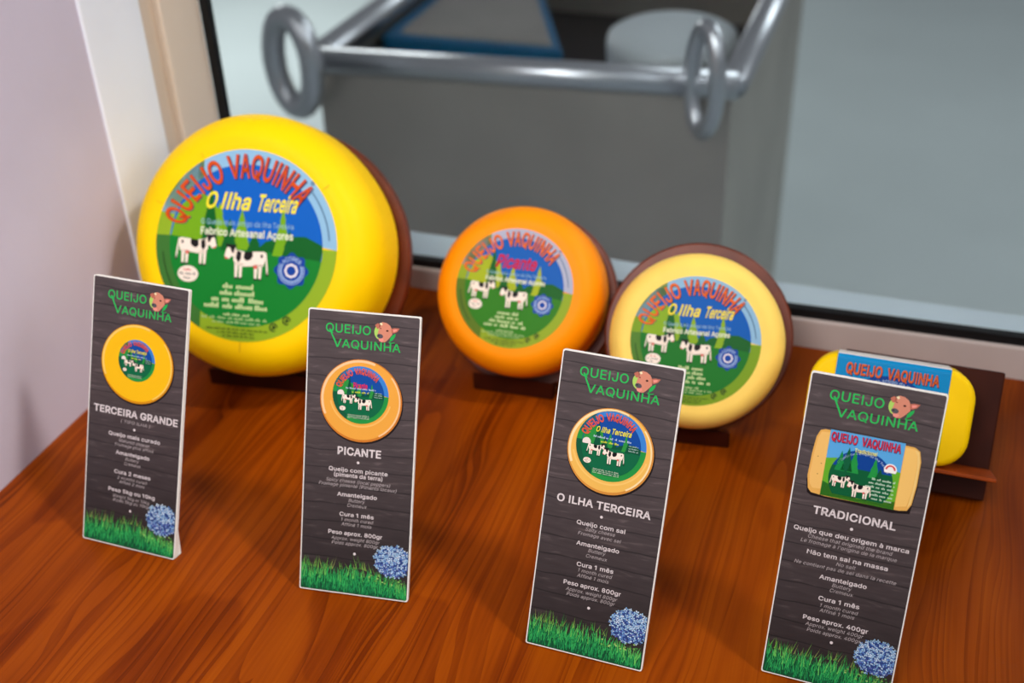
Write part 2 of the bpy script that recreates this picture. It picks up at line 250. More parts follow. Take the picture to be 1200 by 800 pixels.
class Print(MB):
    """flat printed shapes on a plane; u, v in units of k metres; layers of ink lie 0.04 mm apart"""
    flat = True
    def __init__(s, k=.001, z=.0001, ox=0, oy=0):
        super().__init__(); s.k = k; s.z = z; s.ox = ox; s.oy = oy; s.mats = []
    def mi(s, m):
        if m not in s.mats: s.mats.append(m)
        return s.mats.index(m)
    wrap = None                                                           # (y0, r, zc): the paper bends backwards over an edge of radius r above y0
    def P(s, u, v, L):
        x, y, z = (u + s.ox) * s.k, (v + s.oy) * s.k, s.z + L * .00004
        if s.wrap and y > s.wrap[0]:
            y0, r, zc = s.wrap; a = (y - y0)/r; rr = r + z - (zc + r)
            y, z = y0 + rr*math.sin(a), zc + rr*math.cos(a)
        return (x, y, z)
    def poly(s, pts, m, L=0):
        a = sum(p[0]*q[1] - q[0]*p[1] for p, q in zip(pts, pts[1:] + pts[:1]))
        if a < 0: pts = pts[::-1]
        s.add([s.P(u, v, L) for u, v in pts], [list(range(len(pts)))], s.mi(m)); return s
    def ell(s, cu, cv, ru, rv, m, L=0, n=40, rot=0):
        c, d = math.cos(rot), math.sin(rot)
        return s.poly([(cu + ru*math.cos(a)*c - rv*math.sin(a)*d, cv + ru*math.cos(a)*d + rv*math.sin(a)*c) for a in [2*math.pi*i/n for i in range(n)]], m, L)
    def ring(s, cu, cv, r0, r1, m, L=0, a0=0, a1=360, n=48, sq=1):
        A = [math.radians(a0 + (a1-a0)*i/n) for i in range(n+1)]
        vs = [s.P(cu + r*math.cos(a), cv + r*sq*math.sin(a), L) for a in A for r in (r0, r1)]
        return s.add(vs, [(2*i, 2*i+1, 2*i+3, 2*i+2) for i in range(n)], s.mi(m))
    def line(s, a, b, wd, m, L=0):
        d = Vector((b[0]-a[0], b[1]-a[1])).normalized(); n = Vector((-d.y, d.x)) * wd/2
        return s.poly([(a[0]+n.x, a[1]+n.y), (a[0]-n.x, a[1]-n.y), (b[0]-n.x, b[1]-n.y), (b[0]+n.x, b[1]+n.y)], m, L)
    def text(s, t, u0, u1, base, cap, m, L=0, bold=0, slant=0, rise=0):
        v, f = text2d(t, bold); x0 = min(p[0] for p in v); x1 = max(p[0] for p in v)
        q = [(u0 + (x-x0)/(x1-x0)*(u1-u0) + slant*y*cap/CAP, base + y*cap/CAP + rise*(x-x0)/(x1-x0)) for x, y in v]
        return s.add([s.P(a, b, L) for a, b in q], f, s.mi(m))
    def arc(s, t, cu, cv, r, cap, a0, a1, m, L=0, bold=0):
        v, f = text2d(t, bold); x0 = min(p[0] for p in v); x1 = max(p[0] for p in v)
        q = []
        for x, y in v:
            a = math.radians(a0 + (x-x0)/(x1-x0)*(a1-a0)); rr = r + y*cap/CAP
            q.append((cu + rr*math.cos(a), cv + rr*math.sin(a)))
        return s.add([s.P(a, b, L) for a, b in q], f, s.mi(m))
    def done(s, name, parent): return s.build(name, s.mats, parent)

def clip(poly, fn):
    """clip a polygon to fn(p) >= 0 (fn linear)"""
    out = []
    for a, b in zip(poly, poly[1:] + poly[:1]):
        fa, fb = fn(a), fn(b)
        if fa >= 0: out.append(a)
        if (fa >= 0) != (fb >= 0):
            t = fa/(fa-fb); out.append((a[0]+t*(b[0]-a[0]), a[1]+t*(b[1]-a[1])))
    return out
def circle(cu, cv, r, n=72, sq=1): return [(cu + r*math.cos(2*math.pi*i/n), cv + r*sq*math.sin(2*math.pi*i/n)) for i in range(n)]

# ------------------------------------------------------------------ materials of the place
def wood_counter():
    m = bpy.data.materials.new('oiled_pine_boards'); m.use_nodes = True; nt = m.node_tree; b = nt.nodes['Principled BSDF']
    tc = nt.nodes.new('ShaderNodeTexCoord'); sp = nt.nodes.new('ShaderNodeSeparateXYZ'); nt.links.new(tc.outputs['Object'], sp.inputs[0])
    X, Y, Z = sp.outputs
    bw = .165
    bi = math_node(nt, 'FLOOR', math_node(nt, 'DIVIDE', math_node(nt, 'ADD', X, .043), bw))
    wn = nt.nodes.new('ShaderNodeTexWhiteNoise'); wn.noise_dimensions = '1D'; nt.links.new(math_node(nt, 'ADD', bi, 17.3), wn.inputs['W'])
    ws = nt.nodes.new('ShaderNodeSeparateColor'); nt.links.new(wn.outputs['Color'], ws.inputs[0])
    # growth rings around a pith that runs along the board, a little askew
    cb = nt.nodes.new('ShaderNodeCombineXYZ')
    nt.links.new(math_node(nt, 'MULTIPLY', X, 9), cb.inputs[0]); nt.links.new(math_node(nt, 'MULTIPLY', Y, 1.7), cb.inputs[1]); nt.links.new(bi, cb.inputs[2])
    n1 = nt.nodes.new('ShaderNodeTexNoise'); n1.inputs['Scale'].default_value = 1.6; n1.inputs['Detail'].default_value = 2; nt.links.new(cb.outputs[0], n1.inputs['Vector'])
    wob = math_node(nt, 'MULTIPLY', math_node(nt, 'SUBTRACT', n1.outputs['Fac'], .5), .075)
    xc = math_node(nt, 'SUBTRACT', X, math_node(nt, 'MULTIPLY', math_node(nt, 'ADD', bi, math_node(nt, 'MULTIPLY', ws.outputs[0], 1.0)), bw))
    xc = math_node(nt, 'ADD', math_node(nt, 'ADD', xc, .043), wob)
    zc = math_node(nt, 'ADD', math_node(nt, 'MULTIPLY', math_node(nt, 'SUBTRACT', Y, math_node(nt, 'SUBTRACT', ws.outputs[1], 1.0)), math_node(nt, 'SUBTRACT', math_node(nt, 'MULTIPLY', ws.outputs[2], .22), .11)), .03)
    rr = math_node(nt, 'SQRT', math_node(nt, 'ADD', math_node(nt, 'MULTIPLY', xc, xc), math_node(nt, 'MULTIPLY', zc, zc)))
    # ring spacing that varies: some years narrow, some wide
    nr = nt.nodes.new('ShaderNodeTexNoise'); nr.noise_dimensions = '1D'; nr.inputs['Scale'].default_value = 38; nr.inputs['Detail'].default_value = 3
    nt.links.new(math_node(nt, 'ADD', rr, math_node(nt, 'MULTIPLY', bi, 3.1)), nr.inputs['W'])
    rg = math_node(nt, 'FRACT', math_node(nt, 'ADD', math_node(nt, 'MULTIPLY', rr, 62), math_node(nt, 'MULTIPLY', nr.outputs['Fac'], 7)))
    late = math_node(nt, 'MULTIPLY', math_node(nt, 'POWER', rg, 2.2), math_node(nt, 'ADD', .35, nr.outputs['Fac']))
    # fibres
    cf = nt.nodes.new('ShaderNodeCombineXYZ'); nt.links.new(math_node(nt, 'MULTIPLY', math_node(nt, 'ADD', X, math_node(nt, 'MULTIPLY', wob, .4)), 520), cf.inputs[0]); nt.links.new(math_node(nt, 'MULTIPLY', Y, 8), cf.inputs[1])
    n2 = nt.nodes.new('ShaderNodeTexNoise'); n2.inputs['Scale'].default_value = 1; n2.inputs['Detail'].default_value = 3; nt.links.new(cf.outputs[0], n2.inputs['Vector'])
    # broad tone and darker resinous patches
    cg = nt.nodes.new('ShaderNodeCombineXYZ'); nt.links.new(math_node(nt, 'MULTIPLY', X, 24), cg.inputs[0]); nt.links.new(math_node(nt, 'MULTIPLY', Y, 6), cg.inputs[1])
    n3 = nt.nodes.new('ShaderNodeTexNoise'); n3.inputs['Scale'].default_value = 1; n3.inputs['Detail'].default_value = 2; nt.links.new(cg.outputs[0], n3.inputs['Vector'])
    f = math_node(nt, 'ADD', math_node(nt, 'MULTIPLY', late, .27), math_node(nt, 'MULTIPLY', n2.outputs['Fac'], .26))
    f = math_node(nt, 'ADD', f, math_node(nt, 'MULTIPLY', n3.outputs['Fac'], .66))
    f = math_node(nt, 'ADD', f, math_node(nt, 'MULTIPLY', math_node(nt, 'SUBTRACT', ws.outputs[1], .5), .12))
    cs = nt.nodes.new('ShaderNodeCombineXYZ'); nt.links.new(math_node(nt, 'MULTIPLY', X, 17), cs.inputs[0]); nt.links.new(math_node(nt, 'MULTIPLY', Y, 5.5), cs.inputs[1]); nt.links.new(math_node(nt, 'ADD', bi, 4.7), cs.inputs[2])
    n5 = nt.nodes.new('ShaderNodeTexNoise'); n5.inputs['Scale'].default_value = 1; n5.inputs['Detail'].default_value = 1; nt.links.new(cs.outputs[0], n5.inputs['Vector'])
    pm = nt.nodes.new('ShaderNodeMapRange'); pm.inputs[1].default_value = .585; pm.inputs[2].default_value = .605; nt.links.new(n5.outputs['Fac'], pm.inputs[0])
    f = math_node(nt, 'ADD', f, math_node(nt, 'MULTIPLY', pm.outputs[0], .11))
    r = ramp(nt, f, [(.28, (152, 71, 3)), (.52, (134, 57, 2)), (.74, (108, 40, 1)), (1, (74, 23, 1))])
    nt.links.new(r.outputs[0], b.inputs['Base Color'])
    b.inputs['Roughness'].default_value = .34; b.inputs['Specular IOR Level'].default_value = .10
    bp = nt.nodes.new('ShaderNodeBump'); bp.inputs['Strength'].default_value = .12; bp.inputs['Distance'].default_value = .001
    nt.links.new(n2.outputs['Fac'], bp.inputs['Height']); nt.links.new(bp.outputs[0], b.inputs['Normal'])
    return m

def card_planks():
    m = bpy.data.materials.new('printed_dark_planks'); m.use_nodes = True; nt = m.node_tree; b = nt.nodes['Principled BSDF']
    tc = nt.nodes.new('ShaderNodeTexCoord'); sp = nt.nodes.new('ShaderNodeSeparateXYZ'); nt.links.new(tc.outputs['Object'], sp.inputs[0])
    X, Y, Z = sp.outputs
    n0 = nt.nodes.new('ShaderNodeTexNoise'); n0.inputs['Scale'].default_value = 28; n0.inputs['Detail'].default_value = 3; nt.links.new(tc.outputs['Object'], n0.inputs['Vector'])
    yy = math_node(nt, 'ADD', Y, math_node(nt, 'MULTIPLY', math_node(nt, 'SUBTRACT', n0.outputs['Fac'], .5), .0050))
    fr = math_node(nt, 'FRACT', math_node(nt, 'DIVIDE', yy, .0128))
    seam = math_node(nt, 'LESS_THAN', fr, .06)
    cf = nt.nodes.new('ShaderNodeCombineXYZ'); nt.links.new(math_node(nt, 'MULTIPLY', X, 46), cf.inputs[0]); nt.links.new(math_node(nt, 'MULTIPLY', yy, 330), cf.inputs[1])
    n2 = nt.nodes.new('ShaderNodeTexNoise'); n2.inputs['Scale'].default_value = 1; n2.inputs['Detail'].default_value = 4; n2.inputs['Distortion'].default_value = .5; nt.links.new(cf.outputs[0], n2.inputs['Vector'])
    r = ramp(nt, n2.outputs['Fac'], [(.2, (58, 48, 49)), (.6, (74, 63, 64)), (.78, (108, 95, 94))])
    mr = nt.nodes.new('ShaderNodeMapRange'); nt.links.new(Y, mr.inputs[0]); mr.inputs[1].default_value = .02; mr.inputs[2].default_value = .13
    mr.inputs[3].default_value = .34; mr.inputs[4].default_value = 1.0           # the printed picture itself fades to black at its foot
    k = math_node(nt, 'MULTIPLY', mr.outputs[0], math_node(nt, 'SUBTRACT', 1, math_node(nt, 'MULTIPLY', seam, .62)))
    sc = nt.nodes.new('ShaderNodeVectorMath'); sc.operation = 'SCALE'; nt.links.new(r.outputs[0], sc.inputs[0]); nt.links.new(k, sc.inputs['Scale'])
    nt.links.new(sc.outputs[0], b.inputs['Base Color'])
    b.inputs['Roughness'].default_value = .45; b.inputs['Specular IOR Level'].default_value = .4
    return m

def wall_plaster():
    return mat('painted_plaster', (200, 190, 206), .75, .2, noise=.07, nscale=5, bump=.08, bscale=220)

M_wood = wood_counter(); M_planks = card_planks(); M_wall = wall_plaster()
M_case = mat('white_gloss_paint', (234, 237, 246), .45, .4, noise=.03, nscale=9)
M_frame = mat('cream_frame_paint', (222, 204, 186), .45, .4, noise=.03, nscale=12)
M_rail = mat('aged_white_rail', (206, 190, 182), .5, .4, noise=.05, nscale=12)
M_gasket = mat('black_rubber', (14, 14, 15), .6, .3)
M_sill = mat('white_inner_sill', (214, 226, 232), .5, .4, noise=.03, nscale=8)
M_floor = mat('pale_blue_floor', (196, 206, 206), .55, .3, noise=.05, nscale=1.4)
M_inox = mat('brushed_steel', (186, 178, 168), .46, .5, metal=1, noise=.12, nscale=4)
M_inoxl = mat('polished_steel', (206, 208, 212), .34, .5, metal=1)
M_dark = mat('dark_tank_inside', (38, 34, 34), .6, .3, noise=.2, nscale=6)
M_stand = mat('varnished_mahogany', (100, 40, 15), .36, .3, noise=.25, nscale=40)
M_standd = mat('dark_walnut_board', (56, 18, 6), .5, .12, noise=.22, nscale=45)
M_edge = mat('white_foamboard', (232, 228, 222), .6, .3)
M_yellow = mat('yellow_wax_rind', (255, 206, 0), .5, .12, noise=.03, nscale=22, bump=.22, bscale=26)
M_orange = mat('orange_wax_rind', (255, 146, 0), .5, .14, noise=.035, nscale=24, bump=.06, bscale=70)
M_pale = mat('pale_golden_rind', (255, 214, 104), .5, .16, noise=.06, nscale=26, bump=.06, bscale=80)
M_block = mat('deep_yellow_rind', (252, 206, 0), .5, .12, noise=.05, nscale=26, bump=.08, bscale=80)
M_seam = mat('wax_fold', (214, 160, 2), .5, .3)  # flat strips; the shade of the wax creases is put into this colour

# ------------------------------------------------------------------ the setting
XR = 1.55
# counter: board top that also fills the window niche
c = MB(); c.prism([(.0006, -.95), (XR, -.95), (XR, .084), (.0026, .084), (.0026, -.0812), (.0006, -.0812)], 'z', -.035, 0)
top = c.build('wooden_counter', M_wood)
tag(top, 'glossy orange-brown pine counter the cheeses and cards stand on', 'counter')
MB().box(.004, XR, -.90, .08, -.999, -.0351).build('cabinet_body', M_stand, top)

wl = MB(); wl.box(-.12, 0, -2.4, -.081, -1.0, 1.6); tag(wl.build('wall_left', M_wall), kind='structure')
win = tag(empty('window_1', (0, 0, 0)), kind='structure')
MB().box(-.12, .0025, -.0808, -.004, -.2, 1.6).build('casing', M_case, win, .002)
MB().box(-.12, -.010, -.004, .027, -.2, 1.6).build('rebate', M_frame, win)
MB().box(-.12, -.001, .027, .088, -.2, 1.6).build('side_frame', M_frame, win, .002)
def zg(x): return .0227 + .0168 * x                                       # upper edge of the bottom rail
f = MB(); x0, x1 = -.001, XR
f.add([(x0, .085, -.2), (x1, .085, -.2), (x1, .085, zg(x1)-.004), (x0, .085, zg(x0)-.004), (x0, .10, -.2), (x1, .10, -.2), (x1, .10, zg(x1)-.004), (x0, .10, zg(x0)-.004)],
      [(0,1,2,3), (4,7,6,5), (3,2,6,7), (0,4,5,1), (0,3,7,4), (1,5,6,2)])
f.build('bottom_rail', M_rail, win, .002)
g = MB()
g.add([(0, .088, zg(0)-.0045), (x1, .088, zg(x1)-.0045), (x1, .088, zg(x1)+.0045), (0, .088, zg(0)+.0045), (0, .097, zg(0)-.0045), (x1, .097, zg(x1)-.0045), (x1, .097, zg(x1)+.0045), (0, .097, zg(0)+.0045)],
      [(0,1,2,3), (4,7,6,5), (3,2,6,7), (0,4,5,1), (0,3,7,4), (1,5,6,2)])
g.box(-.0015, .0065, .088, .097, .018, 1.6)
g.build('rubber_gasket', M_gasket, win)
gl = bpy.data.materials.new('window_glass'); gl.use_nodes = True; gb = gl.node_tree.nodes['Principled BSDF']
gb.inputs['Base Color'].default_value = (.93, .97, .98, 1); gb.inputs['Transmission Weight'].default_value = 1; gb.inputs['Roughness'].default_value = 0; gb.inputs['IOR'].default_value = 1.05
MB().box(.0, XR, .091, .094, .02, 1.6).build('glass_pane', gl, win)
MB().box(-.2, XR, .0985, .158, -.2, .022).build('inner_sill', M_sill, win, .003)
wb = MB(); wb.box(-.2, XR, .10, .155, -1.0, -.2); tag(wb.build('wall_under_window', M_case), kind='structure')
tag(MB().box(-4, 4, -2.4, 5, -1.05, -1.0).build('floor', M_floor), kind='structure')

# ------------------------------------------------------------------ steel tank seen through the pane
YF = .60; XL, XRt = -.172, .423; YB = 1.45; ZT = .052; ZB = -.92
tank = tag(empty('steel_tank', (.12, 1.0, ZB)), 'large rectangular stainless steel tank behind the window pane', 'tank')
def sub(mb, name, m, par, bevel=0):
    o = mb.build(name, m, None, bevel); o.parent = par; o.matrix_parent_inverse = par.matrix_world.inverted(); return o
bpy.context.view_layer.update()
def tilt(x): return .020 * (x - XL) / (XRt - XL) - .012                   # the rim rises a little to the right
t = MB(); th = .006
for (a, b_) in (((XL, YF), (XRt, YF)), ((XRt, YF + th), (XRt, YB - th)), ((XRt, YB), (XL, YB)), ((XL, YB - th), (XL, YF + th))):
    d = Vector((b_[0]-a[0], b_[1]-a[1])).normalized(); n = Vector((-d.y, d.x)) * th
    q = [a, b_, (b_[0]+n.x, b_[1]+n.y), (a[0]+n.x, a[1]+n.y)]
    vs = [(x, y, ZB + .12) for x, y in q] + [(x, y, ZT - .02 + tilt(x)) for x, y in q]
    t.add(vs, [(3,2,1,0), (4,5,6,7), (0,1,5,4), (1,2,6,5), (2,3,7,6), (3,0,4,7)])
t.box(XL, XRt, YF, YB, ZB + .115, ZB + .12)
sub(t, 'body', M_inox, tank)
r = MB()
def tube(mb, pts, rad, n=14, m=0, closed=False):
    rings = []; N = len(pts); ref = Vector((.31, .2, .93))
    for i, p in enumerate(pts):
        a = Vector(pts[(i-1) % N if closed else max(i-1, 0)]); b_ = Vector(pts[(i+1) % N if closed else min(i+1, N-1)])
        d = (b_-a).normalized(); e1 = d.cross(ref).normalized(); e2 = d.cross(e1)
        rings.append([Vector(p) + rad*(math.cos(2*math.pi*k/n)*e1 + math.sin(2*math.pi*k/n)*e2) for k in range(n)])
    if closed: rings.append(rings[0])
    mb.loft(rings, m, not closed, not closed)
zl, zr = ZT + tilt(XL) - .018, ZT + tilt(XRt) - .018
tube(r, [(XL-.006, YF, zl), (XRt+.006, YF, zr)], .019)
tube(r, [(XRt, YF, zr), (XRt, YB, zr)], .019); tube(r, [(XL, YF, zl), (XL, YB, zl)], .021); tube(r, [(XL, YB, zl), (XRt, YB, zr)], .019)
sub(r, 'rolled_rim', M_inoxl, tank)
for (cx, cz, rx, rz, yw, tr) in ((XL - .020, zl + .004, .036, .066, .5, .017), (XRt - .032, zr + .014, .020, .068, 1.0, .011)):
    h = MB(); P = []
    for k in range(28):
        a = 2*math.pi*k/28
        P.append((cx + rx*math.cos(a), YF - .03 - .022*math.cos(a)*yw, cz + rz*math.sin(a)))
    tube(h, P, tr, 12, closed=True)
    sub(h, 'loop_handle', M_inoxl, tank)
for sx in (XL + .05, XRt - .05):
    for sy in (YF + .06, YB - .06):
        lg = MB(); tube(lg, [(sx, sy, -1.0), (sx, sy, ZB + .118)], .02); sub(lg, 'leg', M_inox, tank)
sub(MB().box(XL + .008, XRt - .008, YF + .008, YB - .008, -.20, -.16), 'dark_contents', M_dark, tank)

# things in the tank
cr = tag(empty('plastic_crate', (-.04, .86, -.16)), 'blue plastic crate with grey lining inside the steel tank', 'crate')
bpy.context.view_layer.update()
M_blue = mat('blue_plastic', (0, 84, 124), .4, .5); M_greyp = mat('grey_lining', (134, 130, 126), .7, .3, noise=.05, nscale=9)
cb_ = MB(); cz0, cz1 = -.158, .0
def trap(y0, y1, xa, xb, xc, xd, z0, z1): return [(xa, y0, z0), (xb, y0, z0), (xd, y1, z0), (xc, y1, z0), (xa, y0, z1), (xb, y0, z1), (xd, y1, z1), (xc, y1, z1)]
BOX = [(0,3,2,1), (4,5,6,7), (0,1,5,4), (1,2,6,5), (2,3,7,6), (3,0,4,7)]
cb_.add(trap(.785, 1.16, -.155, .141, -.155, -.020, cz0, cz1), BOX)
sub(cb_, 'box', M_blue, cr, .006)
lg = MB(); lg.add(trap(.793, 1.15, -.128, .124, -.135, -.030, cz1 - .02, cz1 + .006), BOX); sub(lg, 'grey_lining', M_greyp, cr, .008)
ld = tag(empty('plastic_bucket', (.285, .885, -.157)), 'white round lidded bucket inside the steel tank at right', 'bucket')
bpy.context.view_layer.update()
lm = MB()
prof = [(.0, .012), (.06, .012), (.088, .009), (.098, .003), (.100, -.008), (.092, -.157)]
lm.loft([[(.285 + rr*math.cos(2*math.pi*k/40), .885 + rr*1.1*math.sin(2*math.pi*k/40), zz) for k in range(40)] for rr, zz in prof[1:]][::-1])
sub(lm, 'lid', mat('white_plastic', (196, 204, 206), .5, .4), ld)

# ------------------------------------------------------------------ pictures shared by labels and cards
WHITE = ink(242, 226, 210); BLACK = ink(24, 20, 22); PINK = ink(214, 92, 84)
def cow(pr, cu, cv, sz, flip=1, L=0):
    """black and white cow standing sideways, head at +u (flip=-1 mirrors it)"""
    def q(pts): return [(cu + flip*x*sz, cv + y*sz) for x, y in pts]
    for lx in (-.42, -.30, .12, .24):                                     # legs
        pr.poly(q([(lx, -.05), (lx+.10, -.05), (lx+.08, -.42), (lx+.015, -.42)]), WHITE, L)
        pr.poly(q([(lx+.01, -.42), (lx+.085, -.42), (lx+.09, -.47), (lx, -.47)]), BLACK, L)
    pr.poly(q([(-.50, .24), (-.46, .29), (-.2, .27), (.05, .25), (.28, .29), (.36, .22), (.38, .02), (.30, -.10), (.05, -.13), (-.2, -.10), (-.34, -.12), (-.46, -.08), (-.50, .05)]), WHITE, L)
    pr.poly(q([(-.52, .26), (-.49, .27), (-.53, -.1), (-.55, -.28), (-.60, -.30), (-.57, -.05)]), WHITE, L)    # tail
    pr.poly(q([(-.55, -.22), (-.61, -.24), (-.60, -.36), (-.55, -.34)]), BLACK, L)
    pr.poly(q([(.30, .29), (.36, .38), (.52, .40), (.58, .30), (.63, .12), (.60, .05), (.50, .04), (.44, .12), (.36, .10)]), WHITE, L)  # head
    pr.poly(q([(.34, .36), (.28, .42), (.36, .42), (.52, .42), (.62, .44), (.58, .36), (.48, .33), (.42, .20), (.37, .22)]), BLACK, L+1)
    pr.poly(q([(.53, .07), (.62, .10), (.61, .05), (.54, .04)]), PINK, L+1)
    for pt in ([(-.14, .27), (.08, .25), (.10, .10), (.02, .02), (-.10, .06), (-.16, .16)], [(.16, .24), (.28, .28), (.31, .08), (.24, -.04), (.17, .06)], [(-.44, .2), (-.38, .22), (-.36, .14), (-.42, .12)]):
        pr.poly(q(pt), BLACK, L+1)
    pr.poly(q([(-.30, -.08), (-.18, -.08), (-.20, -.17), (-.28, -.17)]), PINK, L+1)

def tree(pr, u, v, wd, h, m, L):
    pr.poly([(u-wd*.5, v), (u-wd*.28, v+h*.38), (u-wd*.36, v+h*.36), (u-wd*.12, v+h*.72), (u-wd*.18, v+h*.70), (u, v+h),
             (u+wd*.18, v+h*.70), (u+wd*.12, v+h*.72), (u+wd*.36, v+h*.36), (u+wd*.28, v+h*.38), (u+wd*.5, v)], m, L)

def words(pr, u0, u1, base, h, m, L):
    """a printed line too small to read: a run of short strokes"""
    u = u0
    while u < u1 - h*.6:
        wd = min(random.uniform(1.2, 4.2)*h, u1-u)
        x = u
        while x < u + wd - h*.35:
            hh = h*random.choice((.62, .62, .7, 1))
            pr.poly([(x, base), (x+h*.34, base), (x+h*.34, base+hh), (x, base+hh)], m, L); x += h*.52
        u += wd + h*.55

def rosette(pr, cu, cv, r, L, letters=True):
    blue = ink(14, 62, 150); pale = ink(150, 176, 214)
    pr.poly([(cu + r*(1+.09*math.cos(8*a))*math.cos(a), cv + r*(1+.09*math.cos(8*a))*math.sin(a)) for a in [2*math.pi*i/96 for i in range(96)]], blue, L)
    pr.ring(cu, cv, r*.30, r*.44, ink(226, 220, 224), L+1, n=8)
    if letters:
        pr.arc('AÇORES', cu, cv, r*.60, r*.24, 142, 40, pale, L+1, .02)
        pr.ring(cu, cv, r*.60, r*.70, pale, L+1, -215, 28, 40); pr.ring(cu, cv, r*.76, r*.82, pale, L+1, -210, 22, 40)

def stamp(pr, cu, cv, ru, rv, L):
    pr.ell(cu, cv, ru, rv, WHITE, L); g_ = ink(96, 96, 96); rd = ink(196, 60, 60)
    words(pr, cu-ru*.45, cu+ru*.4, cv+rv*.38, rv*.3, rd, L+1); words(pr, cu-ru*.8, cu+ru*.8, cv-rv*.14, rv*.34, g_, L+1); words(pr, cu-ru*.4, cu+ru*.35, cv-rv*.62, rv*.3, g_, L+1)

def round_landscape(pr, R, cu, cv, pal, L=0, seed=3):
    """the meadow of a round label: pale border, sky, hills, trees (R = radius of the label)"""
    rnd = random.Random(seed); sky, skyb, lime, limed, green, dark, lime2 = pal
    def T(pts): return [(cu + x*R, cv + y*R) for x, y in pts]
    C1 = circle(0, 0, 1)
    pr.poly(T(clip(C1, lambda p: p[1] - .02 - .30*(-p[0] if p[0] < 0 else 0))), skyb, L)
    pr.poly(T(clip(C1, lambda p: -(p[1] - .02))), lime2, L)
    pr.poly(T(clip(clip(C1, lambda p: p[1] - .02), lambda p: -(p[0] + .5))), lime2, L)
    lowleft = clip(clip(C1, lambda p: -(p[0] + .46)), lambda p: -(p[1] - .06)); pr.poly(T(lowleft), limed, L+1)
    Ci = circle(0, 0, .845)
    pr.poly(T(Ci), sky, L+2)
    hill = [(-.9, .12), (-.7, .30), (-.55, .46), (-.42, .42), (-.28, .30), (-.1, .14), (.1, .06), (.3, .10), (.5, .14), (.9, .10), (.9, -1), (-.9, -1)]
    def inside(pts, rad=.845):
        out = []
        for x, y in pts:
            d = math.hypot(x, y); out.append((x, y) if d <= rad else (x*rad/d, y*rad/d))
        return out
    pr.poly(T(inside([(-.845, .0), (-.80, .22), (-.72, .40), (-.62, .48), (-.48, .52), (-.34, .40), (-.2, .16), (0, .06), (.1, -.1), (-.4, -.3), (-.8, -.2)])), lime, L+3)
    pr.poly(T(inside([(.05, -.1), (.22, .06), (.45, .13), (.65, .14), (.84, .06), (.845, -.0), (.82, -.16), (.6, -.3), (.2, -.3)])), dark, L+4)
    low = [(x, min(y, 9)) for x, y in clip(Ci, lambda p: -(p[1] + .02 + .10*p[0]))]
    pr.poly(T(low), green, L+5)
    for (x, y, wd, h, k) in ((-.40, -.02, .20, .66, 1), (-.52, .0, .16, .44, 0), (-.30, -.02, .24, .46, 0), (-.18, -.06, .20, .34, 1), (-.05, -.04, .22, .42, 0), (.10, -.06, .18, .22, 1), (.40, -.08, .20, .50, 0), (.48, -.10, .16, .30, 1)):
        tree(pr, cu + x*R, cv + y*R, wd*R, h*R, (lime, dark)[k], L+6+k)
    swath = clip(clip(circle(0, 0, .845), lambda p: -(p[1] + .30)), lambda p: p[0] - .25 + .3*p[1])
    pr.poly(T(swath), limed, L+6) if False else None

PAL1 = (ink(0, 92, 186), ink(140, 184, 214), ink(112, 164, 18), ink(58, 112, 44), ink(12, 122, 40), ink(6, 92, 30), ink(140, 170, 34))
PAL2 = (ink(0, 86, 170), ink(168, 170, 190), ink(158, 172, 22), ink(86, 112, 22), ink(44, 118, 16), ink(12, 90, 22), ink(138, 160, 30))
PAL3 = (ink(0, 86, 170), ink(136, 178, 206), ink(130, 166, 30), ink(78, 122, 40), ink(24, 112, 34), ink(20, 92, 34), ink(118, 152, 28))

# ------------------------------------------------------------------ cheese wheels and their stands
def basis(origin, yaw, t):
    u = Vector((math.cos(yaw), math.sin(yaw), 0)); nb = Vector((-math.sin(yaw), math.cos(yaw), 0))
    up = Vector((0, 0, math.cos(t))) + nb*math.sin(t); n = u.cross(up)
    M = Matrix((u, up, n)).transposed().to_4x4(); M.translation = Vector(origin); return M, u, up, n

